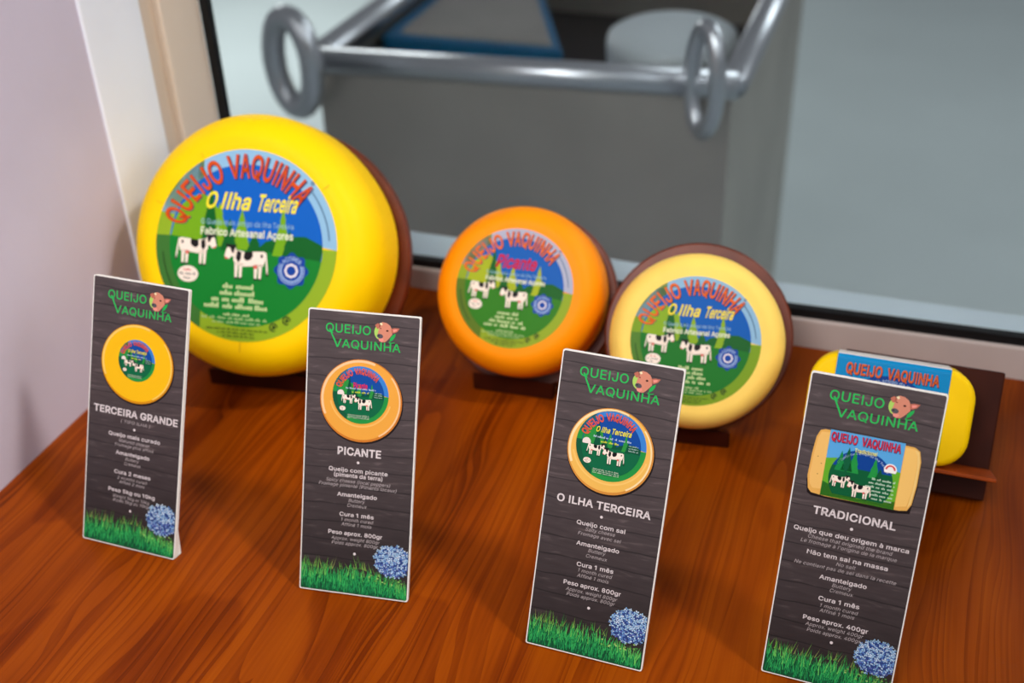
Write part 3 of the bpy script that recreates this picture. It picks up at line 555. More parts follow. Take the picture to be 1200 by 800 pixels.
def wheel(c, yaw_deg, t_deg, rl, rc, T, rd, by, half, name_mat, pal, title, title_ink, letter_ink, lab_rind, lab_stand, wob, seam=False, dents=(), doff=0):
    M, u, up, n = basis(c, math.radians(yaw_deg), math.radians(t_deg))
    base = Vector(c) - n*T - up*rc
    Mb = M.copy(); Mb.translation = base                                     # wheel root: where the back lower edge touches its stand
    root = empty('round_cheese', M=Mb); tag(root, lab_rind, 'cheese', 'cheese wheels on display')
    rnd = random.Random(int(rc*1e5)); ph = [rnd.uniform(0, 6.28) for _ in range(4)]
    def R(a): return 1 + wob*(math.cos(2*a + ph[0]) + .6*math.cos(3*a + ph[1]) + .4*math.cos(5*a + ph[2])) + sum(h_*math.exp(-(((math.degrees(a) - c_ + 180) % 360 - 180)/w_)**2) for c_, w_, h_ in dents)
    rr = .42*T; rings = []
    def ring(r0, z): return [(r0*R(2*math.pi*k/96)*math.cos(2*math.pi*k/96), rc + r0*R(2*math.pi*k/96)*math.sin(2*math.pi*k/96), z) for k in range(96)]
    rings.append(ring(rc*.02, T)); rings.append(ring(rc*.5, T))
    for a in [math.pi/2*i/10 for i in range(11)]:
        rings.append(ring(rc - rr*.72 + rr*.72*math.sin(a), T - rr*(1-math.cos(a))))
    rb = .25*T
    for a in [math.pi/2*i/6 for i in range(7)]:
        rings.append(ring(rc - rb*.5*(1-math.cos(a)), rb - rb*math.sin(a) + .0))
    rings.append(ring(rc*.3, 0))
    MB().loft(rings[::-1]).build('rind', name_mat, root)
    if seam:
        s = Print(.001, T + .0002)
        s.poly([(-.5, (rc - rc*.70)*1000), (.5, (rc-rc*.70)*1000), (.35, (rc-rc*.80)*1000), (-.35, (rc-rc*.80)*1000)], M_seam)
        s.done('wax_fold', root)
        for a_, r0, r1 in ((38, .735, .80), (158, .735, .79), (120, .73, .775)):
            s = Print(.001, T + .0002); c_, d_ = math.cos(math.radians(a_)), math.sin(math.radians(a_))
            s.line((rc*1000*r0*c_, rc*1000*(1 + r0*d_)), (rc*1000*r1*c_, rc*1000*(1 + r1*d_)), .55, M_seam); s.done('wax_fold', root)
    # label
    k = rl; zt = T + .00025
    base_p = Print(k, zt, 0, rc/k); round_landscape(base_p, 1, 0, 0, pal)
    lab = base_p.done('round_label', root); lab['label'] = 'round blue and green meadow label'
    L0 = 9
    def lay(name, fn, lb=None):
        p_ = Print(k, zt + L0*.00004, 0, rc/k); fn(p_); o = p_.done(name, lab)
        if lb: o['label'] = lb
        return o
    dk = ink(40, 44, 92)
    def let(p):
        for (s_, a0, a1) in (('QUEIJO', 166, 111.5), ('VAQUINHA', 106, 39)):
            p.arc(s_, .006, -.010, .71, .235, a0 - .4, a1 - .4, dk, 0, .020); p.arc(s_, 0, 0, .71, .235, a0, a1, letter_ink, 1, .016)
        p.ring(.70, .69, .012, .02, dk, 1, n=12)
    lay('brand_lettering', let, 'arched orange lettering')
    def tit(p):
        if title == 'Picante': p.text(title, -.36, .32, .33, .20, title_ink, 2, .022, .22)
        else:
            for i, (s_, a, b_) in enumerate((('O', -.47, -.35), ('Ilha', -.29, .02), ('Terceira', .10, .53))): p.text(s_, a, b_, .375, .165, title_ink, 2, .02, .25)
    lay('title_lettering', tit)
    def tagline(p):
        p.text('O Queijo mais antigo da Ilha Terceira', -.50, .52, .205, .055, ink(150, 190, 214), 1)
        p.text('Fabrico Artesanal Açores', -.50, .52, .095, .075, ink(226, 228, 200), 1, .02)
    lay('tagline_lettering', tagline)
    def address(p):
        for i, (a, b_) in enumerate(((-.22, .16), (-.25, .16), (-.34, .24), (-.42, .30))): words(p, a, b_, -.45 - .07*i, .054, ink(206, 222, 160), 1)
        words(p, -.20, .12, -.735, .03, ink(196, 214, 150), 1); words(p, -.44, .32, -.775, .030, ink(170, 196, 130), 1); words(p, -.32, .22, -.815, .028, ink(170, 196, 130), 1)
    lay('address_lettering', address)
    def foot(p):
        for i, (a, b_) in enumerate(((-.38, .30), (-.26, .18), (-.2, .16))): words(p, a, b_, -.885 - .036*i, .022, ink(40, 60, 20), 1)
    lay('foot_lettering', foot)
    def rim(p, d0, m_):
        for i in range(26):
            a = math.radians(d0 + 1.35*i); p.ell(.92*math.cos(a), .92*math.sin(a), .008, .014, m_, 1, 6, a)
    lay('rim_lettering', lambda p: rim(p, 8, ink(84, 118, 150))); lay('rim_lettering', lambda p: rim(p, 188, ink(40, 70, 30)))
    for (cu, cv, sz, fl, lb) in ((-.55, -.06, .37, 1, 'left cow picture, facing right'), (.03, -.16, .40, -1, 'right cow picture, facing left')):
        p_ = Print(k, zt + L0*.00004, 0, rc/k); cow(p_, cu, cv, sz, fl, 2); o = p_.done('cow_picture', lab); o['label'] = lb
    lay('seal', lambda p: rosette(p, .52, -.22, .175, 2), 'blue scalloped seal')
    lay('oval_stamp', lambda p: stamp(p, -.62, -.33, .115, .085, 2), 'white oval stamp')
    def rec(p):
        for (cu, cv) in ((.36, -.82), (.50, -.74)):
            p.ring(cu, cv, .032, .046, ink(34, 54, 24), 1, 0, 300, 14); p.poly([(cu-.02, cv-.02), (cu+.03, cv-.01), (cu+.0, cv+.03)], ink(34, 54, 24), 1)
    lay('recycling_marks', rec)
    # stand: round back board, wedge block in front, prop behind
    ctr = Vector(c) - n*(T + .0006) + up*doff
    st = empty('display_stand', M=Matrix.Translation((base.x, base.y, 0))); bpy.context.view_layer.update()
    tag(st, lab_stand, 'stand', 'wooden cheese stands')
    def place(mb, name, m, bevel=0): return sub(mb, name, m, st, bevel)
    nf = Vector((n.x, n.y, 0)).normalized()
    rings = []
    for (rr_, dz) in ((rd - .0015, 0), (rd, .0015), (rd, .0095), (rd - .0015, .011)):
        rg = []
        for q in range(96):
            a = 2*math.pi*q/96; pt = ctr - n*dz + rr_*(math.cos(a)*u + math.sin(a)*up)
            if pt.z < .0003: pt = pt + up*((.0003 - pt.z)/up.z)
            rg.append(pt)
        rings.append(rg)
    d_ = MB().loft(rings); d_.sm = [False]*len(d_.sm); place(d_, 'back_board', M_stand)
    # wedge
    low = Vector(c) - n*T - up*(rc*(1 + 2.0*wob) + .0006)                    # a point of the plane just under the wheel
    f2 = -nf                                                                  # horizontal direction to the back
    front = by - c[1]
    O2 = Vector((c[0], by, 0))
    def zplane(P): return low.z + ((low.x - P.x)*up.x + (low.y - P.y)*up.y)/up.z
    def yfront(P, z): return P + f2*(((ctr + n*.0006 - P - Vector((0, 0, z))).dot(n))/f2.dot(n))
    h = zplane(O2); backb = yfront(O2, 0) + n*.0 
    # meet of the wedge's top plane with the board's face
    Pm = None; lo, hi = 0.0, .08
    for _ in range(40):
        md = (lo+hi)/2; Q = O2 + f2*md; z = zplane(Q)
        if (Vector((Q.x, Q.y, z)) - ctr).dot(n) > .0006: lo = md
        else: hi = md
    zt_ = max(zplane(O2 + f2*lo), .0008); fl0 = (yfront(O2, 0) - O2).length
    prof = [(0, .0002), (0, h), (lo, zt_), (min(fl0, lo + .002) if fl0 > 0 else lo, .0002)]
    wv = []
    for sx in (-half, half):
        for (a, z) in prof: Q = O2 + f2*a + u*sx; wv.append((Q.x, Q.y, z))
    place(MB().add(wv, [(3,2,1,0), (4,5,6,7), (0,1,5,4), (1,2,6,5), (2,3,7,6), (3,0,4,7)]), 'base_block', M_standd, .0012)
    # prop
    A = ctr - n*.0113 + up*rd*.25; Bk = Vector((A.x, A.y, 0)) + f2*rd*.35
    if Bk.y > .075: Bk.y = .075
    pv = []
    for sx in (-.018, .018):
        for Q in (A + up*.01, A - up*.012, Vector((Bk.x, Bk.y, .0003)) - f2*.006, Vector((Bk.x, Bk.y, .0003))): pv.append(tuple(Q + u*sx))
    place(MB().add(pv, [(3,2,1,0), (4,5,6,7), (0,1,5,4), (1,2,6,5), (2,3,7,6), (3,0,4,7)]), 'rear_prop', M_stand)
    return root

OR = ink(226, 92, 22)
wheel((.1407, -.1156, .1439), 7.6, 29.7, .0783, .1091, .086, .1154, -.1155, .056, M_yellow, PAL1, 'O Ilha Terceira', ink(240, 222, 50), ink(206, 74, 4),
      'largest cheese wheel, bright yellow wax with round meadow label, far left',
      'wooden stand with round back board holding the largest bright yellow cheese wheel', .003, seam=True,
      dents=((42, 26, -.030), (112, 30, .022), (335, 30, .012)), doff=-.009)
wheel((.3487, -.0507, .101), 2.8, 36.3, .050, .0723, .0597, .0779, -.062, .036, M_orange, PAL2, 'Picante', ink(200, 10, 50), ink(228, 104, 8),
      'orange cheese wheel with round label and red title, in the middle',
      'wooden stand with round back board holding the orange cheese wheel', .003, doff=-.003)
wheel((.505, -.0708, .0905), 6.8, 33.6, .0507, .0698, .0465, .0768, -.0865, .035, M_pale, PAL3, 'O Ilha Terceira', ink(236, 214, 60), ink(220, 98, 18),
      'pale golden cheese wheel ringed by its brown back board, right of the orange one',
      'wooden stand with round back board holding the pale golden cheese wheel', .003, doff=.0045)

# ------------------------------------------------------------------ cheese block on its ledge stand
tb = math.radians(30); T = .045
Mb, u, up, n = basis((.596, -.10, 0), 0, tb)
st = empty('ledge_stand', M=Matrix.Translation((.67, -.10, 0))); bpy.context.view_layer.update()
tag(st, 'dark brown ledge stand with square back board under the yellow cheese block', 'stand', 'wooden cheese stands')
def W(x, s_, z): return Mb @ Vector((x, s_, z))
def slab(x0, x1, s0, s1, z0, z1): return MB().add([W(x, s_, z) for x in (x0, x1) for s_ in (s0, s1) for z in (z0, z1)], [(0,1,3,2), (4,6,7,5), (0,4,5,1), (2,3,7,6), (0,2,6,4), (1,5,7,3)])
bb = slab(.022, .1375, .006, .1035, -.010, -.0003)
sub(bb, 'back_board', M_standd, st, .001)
sub(slab(.020, .1385, .0275, .0305, -.0003, .046), 'ledge', mat('lit_mahogany_ledge', (150, 62, 12), .4, .15, noise=.2, nscale=40), st, .0008)  # lighter than the board: the light on the edge is in its colour
pv = []
for sx in (.03, .134):
    for Q in (W(sx, .055, -.0102), W(sx, .03, -.0102), Vector((.596+sx, -.02, .0004)), Vector((.596+sx, -.012, .0004))): pv.append(Q)
sub(MB().add(pv, [(3,2,1,0), (4,5,6,7), (0,1,5,4), (1,2,6,5), (2,3,7,6), (3,0,4,7)]), 'rear_prop', M_standd, st)

Mr = Mb.copy(); Mr.translation = W(.058, .0312, 0)
blk = empty('cheese_block', M=Mr); tag(blk, 'small yellow loaf of cheese in a blue paper band on the ledge stand', 'cheese')
def rrect(w_, h_, r_, ins, z, n_=8):
    out = []
    w2, h2, r2 = w_/2 - ins, h_/2 - ins, max(r_ - ins*.6, .002)
    for (sx, sy, a0) in ((1, 1, 0), (-1, 1, 90), (-1, -1, 180), (1, -1, 270)):
        for i in range(n_+1):
            a = math.radians(a0 + 90*i/n_); out.append((sx*(w2-r2) + r2*math.cos(a), h_/2 + sy*(h2-r2) + r2*math.sin(a), z))
    return out
def loaf(w_, h_, r_, T_, e, z0=0.0, grow=0):
    rg = []
    for a in [math.pi/2*i/7 for i in range(8)]: rg.append(rrect(w_, h_, r_, e*(1-math.sin(a)), z0 + e*(1-math.cos(a))))
    for a in [math.pi/2*i/7 for i in range(8)]: rg.append(rrect(w_, h_, r_, e*(1-math.cos(a)), z0 + T_ - e + e*math.sin(a)))
    return rg
BH = .0715
MB().loft(loaf(.1165, BH, .022, T - .0008, .0045, .0006)).build('rind', M_block, blk)
# paper band: a thin sleeve round the loaf
bx0, bx1 = -.0405, .0390; e = .0045
def section(gr):
    pts = []; h0, h1, z0, z1 = -gr, BH + gr, .0006 - gr, T - .0002 + gr; r_ = e
    for (cy, cz, a0) in ((h1 - r_, z1 - r_, 0), (h0 + r_, z1 - r_, 90), (h0 + r_, z0 + r_, 180), (h1 - r_, z0 + r_, 270)):
        for i in range(7):
            a = math.radians(a0 + 15*i); pts.append((cy + r_*math.cos(a), cz + r_*math.sin(a)))
    return pts
sl = MB(); so, si = section(.0003), section(.0001); N = len(so)
for (xa, xb) in ((bx0, bx1),):
    sl.loft([[(xa, y, z) for y, z in so], [(xb, y, z) for y, z in so]], 0, False, False)
band = sl.build('paper_band', mat('white_paper', (226, 218, 212), .6, .3), blk); band['label'] = 'white and blue paper band'

def block_label(pr, u0, u1, v0, v1, spans, letter, skyc, L=0, over=()):
    """landscape label of the loaf in the rectangle u0..u1, v0..v1"""
    wd, h = u1-u0, v1-v0; X = lambda a: u0 + a*wd; Y = lambda b_: v0 + b_*h
    for a, b_ in zip((v0, v1) + tuple(over), (v1,) + tuple(over)): pr.poly([(u0, a), (u1, a), (u1, b_), (u0, b_)], skyc, L) if b_ > a else None
    pr.poly([(X(0), Y(0)), (X(1), Y(0)), (X(1), Y(.56)), (X(.9), Y(.58)), (X(.14), Y(.60)), (X(0), Y(.57))], ink(96, 166, 40), L+1)
    pr.poly([(X(0), Y(0)), (X(1), Y(0)), (X(1), Y(.12)), (X(.5), Y(.05)), (X(.16), Y(.16)), (X(0), Y(.22))], ink(40, 122, 46), L+1)
    R_ = .43*wd; cu, cv = X(.50), Y(.33)
    cl = clip(clip(circle(cu, cv, R_), lambda p: p[1] - Y(.06)), lambda p: X(.985) - p[0])
    pr.poly(cl, ink(8, 62, 140), L+2)
    pr.poly(clip(clip(clip(circle(cu, cv, R_), lambda p: p[1] - Y(.06)), lambda p: X(.985) - p[0]), lambda p: Y(.46) + .03*h - p[1]), ink(6, 88, 50), L+3)
    for (a, b_, w_, hh, c_) in ((.20, .42, .14, .30, ink(22, 132, 66)), (.29, .43, .16, .36, ink(10, 90, 56)), (.38, .42, .16, .34, ink(30, 142, 62)), (.66, .40, .15, .30, ink(30, 142, 62)), (.74, .40, .12, .16, ink(10, 80, 50))):
        tree(pr, X(a), Y(b_), w_*wd, hh*h, c_, L+4)
    pr.arc('O Queijo mais antigo da Ilha Terceira', cu, cv, R_*.86, R_*.075, 150, 28, ink(176, 200, 226), L+4)
    pr.text('Tradicional', X(.36), X(.66), Y(.735), .055*h, ink(226, 222, 120), L+5, .02)
    cow(pr, X(.23), Y(.27), .22*wd, 1, L+5); cow(pr, X(.51), Y(.19), .27*wd, -1, L+5)
    for i in range(6): words(pr, X(.58 + .035*abs(i-2)), X(.97), Y(.38 - .058*i), .034*h, ink(190, 216, 190), L+5)
    pr.poly(clip(circle(X(.865), Y(.575), .085*wd), lambda p: p[1] - Y(.53)), ink(236, 232, 228), L+5); pr.ring(X(.865), Y(.575), .045*wd, .068*wd, ink(206, 52, 50), L+6, 0, 180, 16)
    dk = ink(44, 40, 96)
    for s_, (a, b_) in zip(('QUEIJO', 'VAQUINHA'), spans):
        pr.text(s_, X(a+.006), X(b_+.006), Y(.845 - .008), .125*h, dk, L+5, .034); pr.text(s_, X(a), X(b_), Y(.845), .125*h, letter, L+6, .022)

bl = Print(.001, T + .0005); bl.wrap = (BH + .0003 - e, e, T - .0002 + .0003 - e)
block_label(bl, bx0*1000, bx1*1000, 5, (BH - e)*1000 + .2, ((.09, .41), (.455, .91)), ink(214, 96, 24), ink(0, 132, 190), over=[(BH - e)*1000 + .2 + .8*i for i in range(1, 6)])
bl.done('printed_label', band)['label'] = 'blue printed label with orange lettering'

# ------------------------------------------------------------------ the four cards
GREEN = ink(40, 178, 84); CW = ink(214, 204, 204); CG = ink(172, 162, 162)
def cow_head(p):
    tan, tand, pinkc, greyc = ink(204, 132, 108), ink(184, 106, 86), ink(226, 140, 130), ink(84, 80, 86)
    p.ell(51.6, 187.6, 4.3, 5.2, ink(164, 204, 96), 0)
    p.poly([(47.6, 192.2), (49.6, 193.6), (51.6, 192.8), (51.2, 190.4), (49.2, 189.6)], tand, 1)                       # far ear
    p.poly([(50.6, 193.2), (52.8, 194.6), (55.6, 194.2), (58.2, 192.6), (59.6, 190.0), (60.0, 186.6), (58.3, 184.4), (56.6, 182.4), (55.0, 181.0), (52.6, 180.8), (51.0, 181.6), (50.2, 183.4), (49.6, 185.8), (50.2, 188.6)], tan, 1)
    p.poly([(59.2, 190.6), (61.6, 191.2), (64.9, 191.1), (63.4, 188.8), (61.0, 187.6), (59.4, 187.8)], tand, 1)         # near ear
    p.poly([(60.2, 190.0), (62.0, 190.5), (63.6, 190.4), (62.4, 189.0), (60.8, 188.4)], pinkc, 2)
    p.ell(51.4, 184.9, 2.2, 1.5, greyc, 2, rot=-.15); p.ell(50.6, 185.2, .5, .35, BLACK, 3, 12)
    p.poly([(50.4, 182.9), (53.4, 183.4), (54.4, 182.4), (52.8, 180.9), (51.0, 181.5)], pinkc, 2)
    p.ell(56.4, 188.9, .95, .62, ink(120, 66, 54), 2, 16); p.ell(56.5, 188.85, .5, .48, BLACK, 3, 12); p.ell(51.7, 190.2, .5, .4, ink(120, 66, 54), 2, 12)
    p.poly([(50.8, 193.6), (52.4, 194.2), (53.0, 192.8), (51.8, 192.2)], ink(232, 214, 170), 2)
    p.poly([(58.4, 181.4), (58.6, 184.0), (60.2, 186.2), (62.4, 187.5), (62.0, 185.2), (60.6, 183.0)], ink(34, 164, 78), 3)
    p.poly([(58.3, 181.9), (59.2, 181.0), (61.9, 181.6), (61.8, 181.0), (59.0, 180.2), (57.6, 180.9)], ink(34, 164, 78), 3)

def round_picture(p, wx, wy, rx, ry, lx, ly, lr, rind, rim, hi, title, tink, tint):
    p.ell(wx + .4, wy - .9, rx + .5, ry + .4, ink(30, 22, 22), 0, 64)
    p.ell(wx, wy, rx, ry, rim, 1, 64); p.ell(wx - .25, wy + .5, rx - .9, ry - 1.1, rind, 2, 64)
    if hi: p.ring(lx, ly, lr + 1.4, lr + 2.5, hi, 3, 195, 345, 40)
    lt = tuple(min(255, int(a + (255-a)*.18)) for a in tint)
    p.ring(wx - .2, wy + .3, rx - 2.6, rx - .9, ink(*lt), 3, 70, 205, 40, ry/rx); p.ring(wx - .2, wy + .3, rx - 2.0, rx - .9, ink(*lt), 3, -60, 40, 40, ry/rx)
    pal = (ink(14, 70, 150), ink(54, 124, 200), ink(40, 140, 60), ink(14, 84, 56), ink(8, 98, 62), ink(6, 78, 52), ink(34, 140, 62))
    round_landscape(p, lr, lx, ly, pal, 3)
    rd = ink(214, 84, 60)
    p.arc('QUEIJO', lx, ly, lr*.73, lr*.2, 163, 112, rd, 12, .03); p.arc('VAQUINHA', lx, ly, lr*.73, lr*.2, 106, 42, rd, 12, .03)
    if title == 'Picante': p.text(title, lx - lr*.26, lx + lr*.24, ly + lr*.24, lr*.18, tink, 12, .016)
    else: p.text(title, lx - lr*.48, lx + lr*.52, ly + lr*.36, lr*.15, tink, 12, .02, .2)
    words(p, lx - lr*.52, lx + lr*.56, ly + lr*.19, lr*.06, ink(180, 200, 220), 12); words(p, lx - lr*.3, lx + lr*.3, ly + lr*.07, lr*.06, ink(210, 214, 60), 12)
    cow(p, lx - lr*.42, ly - lr*.14, lr*.42, 1, 12); cow(p, lx + lr*.12, ly - lr*.28, lr*.52, -1, 12)
    stamp(p, lx - lr*.62, ly - lr*.5, lr*.11, lr*.08, 12)
    for i in range(3): words(p, lx + lr*.5, lx + lr*.78, ly + lr*(.1 - .07*i), lr*.035, ink(170, 196, 190), 12); words(p, lx - lr*.42, lx + lr*.34, ly - lr*(.72 + .05*i), lr*.035, ink(190, 210, 180), 12)
    p.poly(clip(circle(lx - lr*.70, ly + lr*.02, lr*.12), lambda t_: t_[1] - (ly - lr*.03)), ink(226, 214, 206), 12)

def loaf_picture(p):
    p.poly([(7.6, 133), (9.2, 124.2), (12, 122.6), (60, 122.0), (70.4, 123.6), (72.2, 140), (71.6, 156)], ink(28, 20, 20), 0)
    cr_ = [(7.9, 134.9), (8.4, 150), (9.4, 160.4), (11.2, 164.8), (14, 165.8), (60, 165.2), (66.6, 165.0), (69.8, 163), (71.4, 156.8), (71.6, 142), (70.6, 129.6), (68.6, 125.4), (64, 124.4), (20, 123.8), (11.6, 124.6), (9.4, 127)]
    p.poly(cr_, ink(222, 168, 84), 1)
    p.poly([(9, 136), (9.6, 150), (10.4, 160), (12, 163.8), (17, 164.4), (17, 128), (12, 127.6), (10, 130)], ink(232, 184, 104), 2)
    p.poly([(61.4, 164), (66.6, 163.8), (68.6, 161), (69.6, 152), (69.4, 138), (67.8, 128), (61.4, 126.4)], ink(234, 188, 104), 2)
    p.poly([(66.6, 163.8), (69.4, 162.6), (70.8, 156), (71, 142), (70, 130), (68.4, 127), (69.6, 138), (69.8, 152), (68.8, 160)], ink(232, 196, 120), 3)
    for (a, b_) in ((12.2, 148), (13.6, 137), (14.8, 144)): p.ell(a, b_, .35, .3, ink(120, 84, 40), 3, 10)
    block_label(p, 17.1, 61.0, 124.2, 166.4, ((.02, .375), (.43, .955)), ink(200, 40, 56), ink(84, 160, 214), L=3)

def grass_picture(parent, Wd, seed):
    p = Print(); rnd = random.Random(seed)
    cols = [ink(18, 92, 62), ink(24, 122, 72), ink(34, 150, 82), ink(54, 174, 88), ink(104, 192, 90), ink(22, 80, 54)]
    def top(x): return 22.5 - 7.5*min(1, max(0, (x - 44)/30)) - 1.5*math.sin(x*.09)
    p.poly([(1, 1)] + [(1 + (Wd-2)*i/30, 1) for i in range(1, 31)] + [(1 + (Wd-2)*i/30, top(1 + (Wd-2)*i/30)*.62) for i in range(30, -1, -1)], ink(18, 78, 46), 0)
    for i in range(620):
        x = rnd.uniform(1.3, Wd - 1.6); r_ = rnd.random()
        b_ = rnd.uniform(1.0, top(x)*.62); h = min(rnd.uniform(4, 10.5), max(3, top(x) + rnd.uniform(-1.5, 2.5) - b_)); lean = rnd.uniform(-2.6, 2.6)
        wd = rnd.uniform(.28, .62); tx = min(max(x + lean, 1.2), Wd - 1.2)
        k = min(4, int(max(0, (b_ + h)/top(x))*3.2 + rnd.uniform(0, 1.6))); mm = cols[k] if r_ < .86 else cols[5]
        p.poly([(x - wd/2, b_), (x + wd/2, b_), ((x + tx)/2 + wd*.35, b_ + h*.6), (tx, b_ + h), ((x + tx)/2 - wd*.3, b_ + h*.6)], mm, 1 + k)
    for i in range(46):                                                    # long single blades
        x = rnd.uniform(2, Wd - 22) if i > 8 else rnd.uniform(3, 26); h = rnd.uniform(6, 10.5) if i < 12 else rnd.uniform(4, 7.5); b_ = top(x) - 4; lean = rnd.uniform(-3.2, 3.2)
        tx = min(max(x + lean, 1.2), Wd - 1.4)
        p.poly([(x - .22, b_), (x + .22, b_), (tx, b_ + h)], rnd.choice((ink(120, 176, 70), ink(96, 148, 66), ink(140, 150, 84), ink(52, 150, 62))), 6)
    for i in range(26): p.ell(rnd.uniform(50, Wd-3), rnd.uniform(11, 17), .7, .5, rnd.choice((ink(120, 170, 84), ink(150, 190, 104), ink(70, 130, 60))), 7, 8)
    p.done('grass_picture', parent)

def hydrangea_picture(parent, Wd, seed):
    p = Print(.001, .00045); rnd = random.Random(seed)
    cx, cy, rx, ry = 67.5, 28.0, 13.2, 11.6; lim = Wd - 1.0
    cols = [ink(124, 170, 214), ink(156, 196, 226), ink(190, 214, 234), ink(92, 132, 198), ink(92, 104, 178), ink(206, 220, 234), ink(44, 62, 116)]
    p.poly([(min(x, lim), y) for x, y in circle(cx, cy, rx*.93, 48, ry/rx)], ink(44, 66, 124), 0)
    pts = []
    for i in range(900):
        a, r_ = rnd.uniform(0, 6.283), math.sqrt(rnd.random()); x, y = cx + r_*rx*math.cos(a), cy + r_*ry*math.sin(a)
        if x < lim - .2 and all((x-q[0])**2 + (y-q[1])**2 > 1.75**2 for q in pts): pts.append((x, y))
    for j, (x, y) in enumerate(pts):
        up_ = (y - cy)/ry; ro = rnd.uniform(0, 1.57); sz = rnd.uniform(1.0, 1.5)
        for k in range(4):
            a = ro + k*math.pi/2; mm = rnd.choice(cols[:4] + cols[1:3]*2 + [cols[5]]) if up_ > -.1 else rnd.choice(cols[:5] + [cols[6]])
            q = [(x + sz*(.1*math.cos(a)), y + sz*.1*math.sin(a)), (x + sz*.8*math.cos(a-.55), y + sz*.8*math.sin(a-.55)), (x + sz*1.15*math.cos(a), y + sz*1.15*math.sin(a)), (x + sz*.8*math.cos(a+.55), y + sz*.8*math.sin(a+.55))]
            p.poly([(min(t_[0], lim), t_[1]) for t_ in q], mm, 1 + (j*4 + k) % 5)
        p.ell(x, y, .16, .16, ink(206, 214, 220), 7, 8)
    p.done('hydrangea_picture', parent)

WD = 79.4
def card(x, y, yaw, t, label, title, lines, picture, dots, seed, flare=None):
    M, u, up, n = basis((x, y, .0014), yaw, t)
    root = empty('information_card', M=M); tag(root, label, 'card', 'dark information cards standing on the counter')
    k = .001; r_ = 1.3
    def outline(ins, z):
        out = []
        for (cx, cy, a0) in ((WD - ins - r_, 200 - ins - r_, 0), (ins + r_, 200 - ins - r_, 90), (ins + r_, ins + r_, 180), (WD - ins - r_, ins + r_, 270)):
            for i in range(5):
                a = math.radians(a0 + 22.5*i); out.append(((cx + r_*math.cos(a))*k, (cy + r_*math.sin(a))*k, z))
        return out
    b_ = MB().loft([outline(0, -.003), outline(0, 0)]); b_.sm = [False]*len(b_.sm)
    panel = b_.build('panel', M_edge, root); panel['label'] = 'white edged board'
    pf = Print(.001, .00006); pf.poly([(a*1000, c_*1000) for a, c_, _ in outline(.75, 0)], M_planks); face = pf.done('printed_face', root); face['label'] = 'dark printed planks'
    p = Print()
    p.text('QUEIJO', 12.9, 44.8, 184.9, 5.9, GREEN, 0, .008); p.text('VAQUINHA', 18.6, 66.2, 174.9, 5.6, GREEN, 0, .008)
    p.line((15.6, 187.0), (21.6, 175.2), 1.0, GREEN, 1)
    p.done('logo_lettering', face)['label'] = 'green logo lettering'
    p = Print(); cow_head(p); p.done('logo_cow_head', face)['label'] = 'pink-brown cow head of the logo'
    p = Print(); picture(p); p.done('cheese_picture', face)
    p = Print(); t0, t1, base, cap = title[1:]; p.text(title[0], t0, t1, base, cap, CW, 0, .022); p.done('title_lettering', face)
    p = Print()
    for (s_, a, c_, base, bold) in lines:
        if bold: p.text(s_, a, c_, base, 2.75, CW, 0, .012)
        else: p.text(s_, a, c_, base, 2.3, CG, 0, 0, .22)
    for (a, c_) in dots: p.ell(a, c_, .95, .95, CW, 0, 20)
    p.done('description_lettering', face)
    grass_picture(face, WD, seed); hydrangea_picture(face, WD, seed + 5)
    # easel strut behind, and the small foot by the right edge
    Mi = M.inverted()
    def loc(P): return Mi @ Vector(P)
    def world(a, s_, z): return M @ Vector((a, s_, z))
    nb = Vector((-math.sin(yaw), math.cos(yaw), 0))
    A0, A1 = world(.024, .085, -.0031), world(.024, .065, -.0031)
    G = Vector((A0.x, A0.y, .0003)) + nb*.010
    pv = []
    for sx in (0, .02):
        for Q in (A0, A1, G - nb*.006, G): pv.append(tuple(loc(Q + u*sx)))
    MB().add(pv, BOX).build('easel_strut', M_edge, root)
    if flare is None: return root
    e0 = world(.0786, .026, -.0031); e1 = world(.0786, .001, -.0031); g0 = Vector((e1.x, e1.y, .0003)) + nb*.0055 + u*flare
    pv = [tuple(loc(Q)) for Q in (e0, Vector((e1.x, e1.y, .0003)), g0, e0 - u*.0016, Vector((e1.x, e1.y, .0003)) - u*.0016, g0 - u*.0016)]
    MB().add(pv, [(0,1,2), (5,4,3), (0,3,4,1), (1,4,5,2), (2,5,3,0)]).build('side_foot', M_edge, root)
    return root

YI = ink(226, 214, 60)
std = lambda: [('Amanteigado', 25.4, 54.1, 70.6, 1), ('Buttery', 33.8, 45.3, 67.0, 0), ('Cremeux', 32.8, 46.8, 63.5, 0)]
card(.09823, -.32803, math.radians(-.296), math.radians(24.04), 'dark card before the largest yellow cheese, picturing a plain yellow wheel',
     ('TERCEIRA GRANDE', 4.9, 76.0, 100.0, 5.0),
     [('( TIPO ILHA )', 28.4, 53.0, 95.0, 0), ('Queijo mais curado', 18.6, 62.3, 84.1, 1), ('Matured cheese', 27.6, 53.2, 80.2, 0), ('Fromage plus affiné', 24.2, 57.0, 76.8, 0)]
     + std() + [('Cura 2 meses', 24.9, 55.8, 56.0, 1), ('2 months cured', 27.7, 52.7, 52.0, 0), ('Affiné 2 mois', 29.4, 51.0, 48.8, 0), ('Peso 5kg ou 10kg', 20.5, 60.3, 41.8, 1), ('Weight 5kg or 10kg', 24.3, 55.7, 37.5, 0), ('Poids 5kg ou 10kg', 25, 55.2, 34.3, 0)],
     lambda p: round_picture(p, 39.8, 140.0, 30.2, 29.0, 39.4, 142.5, 15.3, ink(238, 182, 16), ink(206, 134, 14), None, 'O Ilha Terceira', YI, (236, 186, 60)), [(40.2, 91.1), (40.1, 29.2)], 11, .0010)
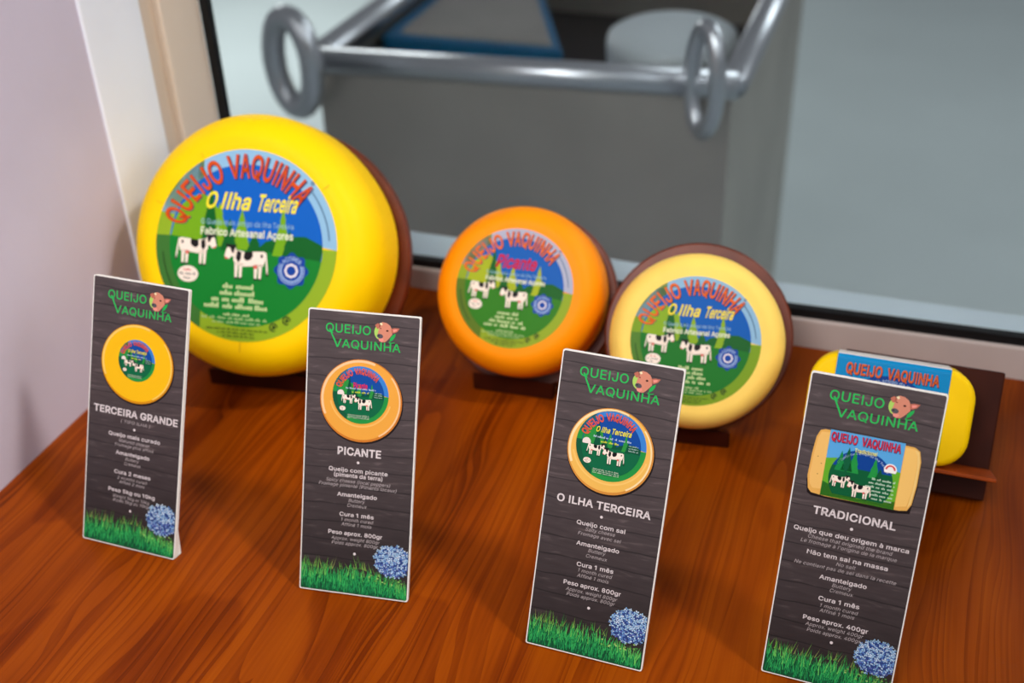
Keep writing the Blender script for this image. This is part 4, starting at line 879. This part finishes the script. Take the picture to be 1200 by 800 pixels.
card(.27883, -.32648, math.radians(7.10), math.radians(24.88), 'dark card before the orange cheese, picturing an orange-rimmed wheel',
     ('PICANTE', 24.5, 55.7, 100.3, 5.2),
     [('Queijo com picante', 18.6, 61.0, 88.2, 1), ('(pimenta da terra)', 22.5, 57.5, 84.5, 1), ('Spicy cheese (local peppers)', 16.9, 62.9, 80.6, 0), ('Fromage pimenté (Piments locaux)', 11.8, 67.6, 77.4, 0)]
     + std() + [('Cura 1 mês', 27.6, 52.4, 56.5, 1), ('1 month cured', 28.6, 51.9, 53.0, 0), ('Affiné 1 mois', 29.1, 50.8, 49.6, 0), ('Peso aprox. 800gr', 19.9, 59.1, 43.0, 1), ('Approx. weight 800gr', 22.2, 57.1, 39.1, 0), ('Poids approx. 800gr', 22.7, 56.0, 35.8, 0)],
     lambda p: round_picture(p, 39.8, 139.0, 29.2, 28.8, 39.4, 143.0, 20.0, ink(226, 158, 62), ink(196, 116, 40), ink(236, 180, 96), 'Picante', ink(226, 40, 80), (236, 180, 120)), [(39.6, 95.5), (39.6, 30.0)], 12)
card(.44720, -.32686, math.radians(-.94), math.radians(25.39), 'dark card before the pale golden cheese, picturing a wheel with wide label',
     ('O ILHA TERCEIRA', 8.6, 71.0, 100.9, 4.8),
     [('Queijo com sal', 23.8, 56.1, 88.2, 1), ('Salty cheese', 30.0, 49.7, 84.9, 0), ('Fromage avec sel', 25.6, 53.8, 81.4, 0), ('Amanteigado', 25.4, 54.0, 74.5, 1), ('Buttery', 33.9, 45.1, 71.1, 0), ('Cremeux', 32.7, 46.7, 67.4, 0),
      ('Cura 1 mês', 27.5, 52.1, 60.4, 1), ('1 month cured', 28.6, 51.3, 56.7, 0), ('Affiné 1 mois', 28.7, 49.8, 53.1, 0), ('Peso aprox. 800gr', 20.4, 59.0, 46.6, 1), ('Approx. weight 800gr', 22.5, 56.8, 42.6, 0), ('Poids approx. 800gr', 23.4, 55.7, 39.3, 0)],
     lambda p: round_picture(p, 39.3, 139.4, 28.3, 28.2, 39.4, 142.9, 23.0, ink(230, 178, 84), ink(204, 136, 56), ink(236, 192, 104), 'O Ilha Terceira', YI, (240, 206, 140)), [(39.5, 95.9), (39.3, 33.8)], 13)
card(.59963, -.30441, math.radians(-1.99), math.radians(22.56), 'dark card before the cheese loaf, picturing a loaf in blue band',
     ('TRADICIONAL', 14.8, 64.2, 111.6, 4.8),
     [('Queijo que deu origem à marca', 5.1, 74.3, 99.0, 1), ('Cheese that origined the brand', 14.3, 64.8, 95.4, 0), ("Le fromage à l'origine de la marque", 10.5, 68.2, 92.0, 0), ('Não tem sal na massa', 15.4, 64.2, 85.1, 1), ('No salt', 34.0, 45.4, 81.2, 0), ('Ne contient pas de sel dans la recette', 8.9, 70.3, 77.4, 0)]
     + std() + [('Cura 1 mês', 27.1, 52.1, 56.6, 1), ('1 month cured', 28.5, 51.5, 52.4, 0), ('Affiné 1 mois', 29.0, 50.1, 49.1, 0), ('Peso aprox. 400gr', 19.9, 59.8, 42.1, 1), ('Approx. weight 400gr', 22.0, 57.2, 38.3, 0), ('Poids approx. 400gr', 23.5, 56.1, 34.6, 0)],
     loaf_picture, [(39.2, 106.5), (39.5, 30.6)], 14)
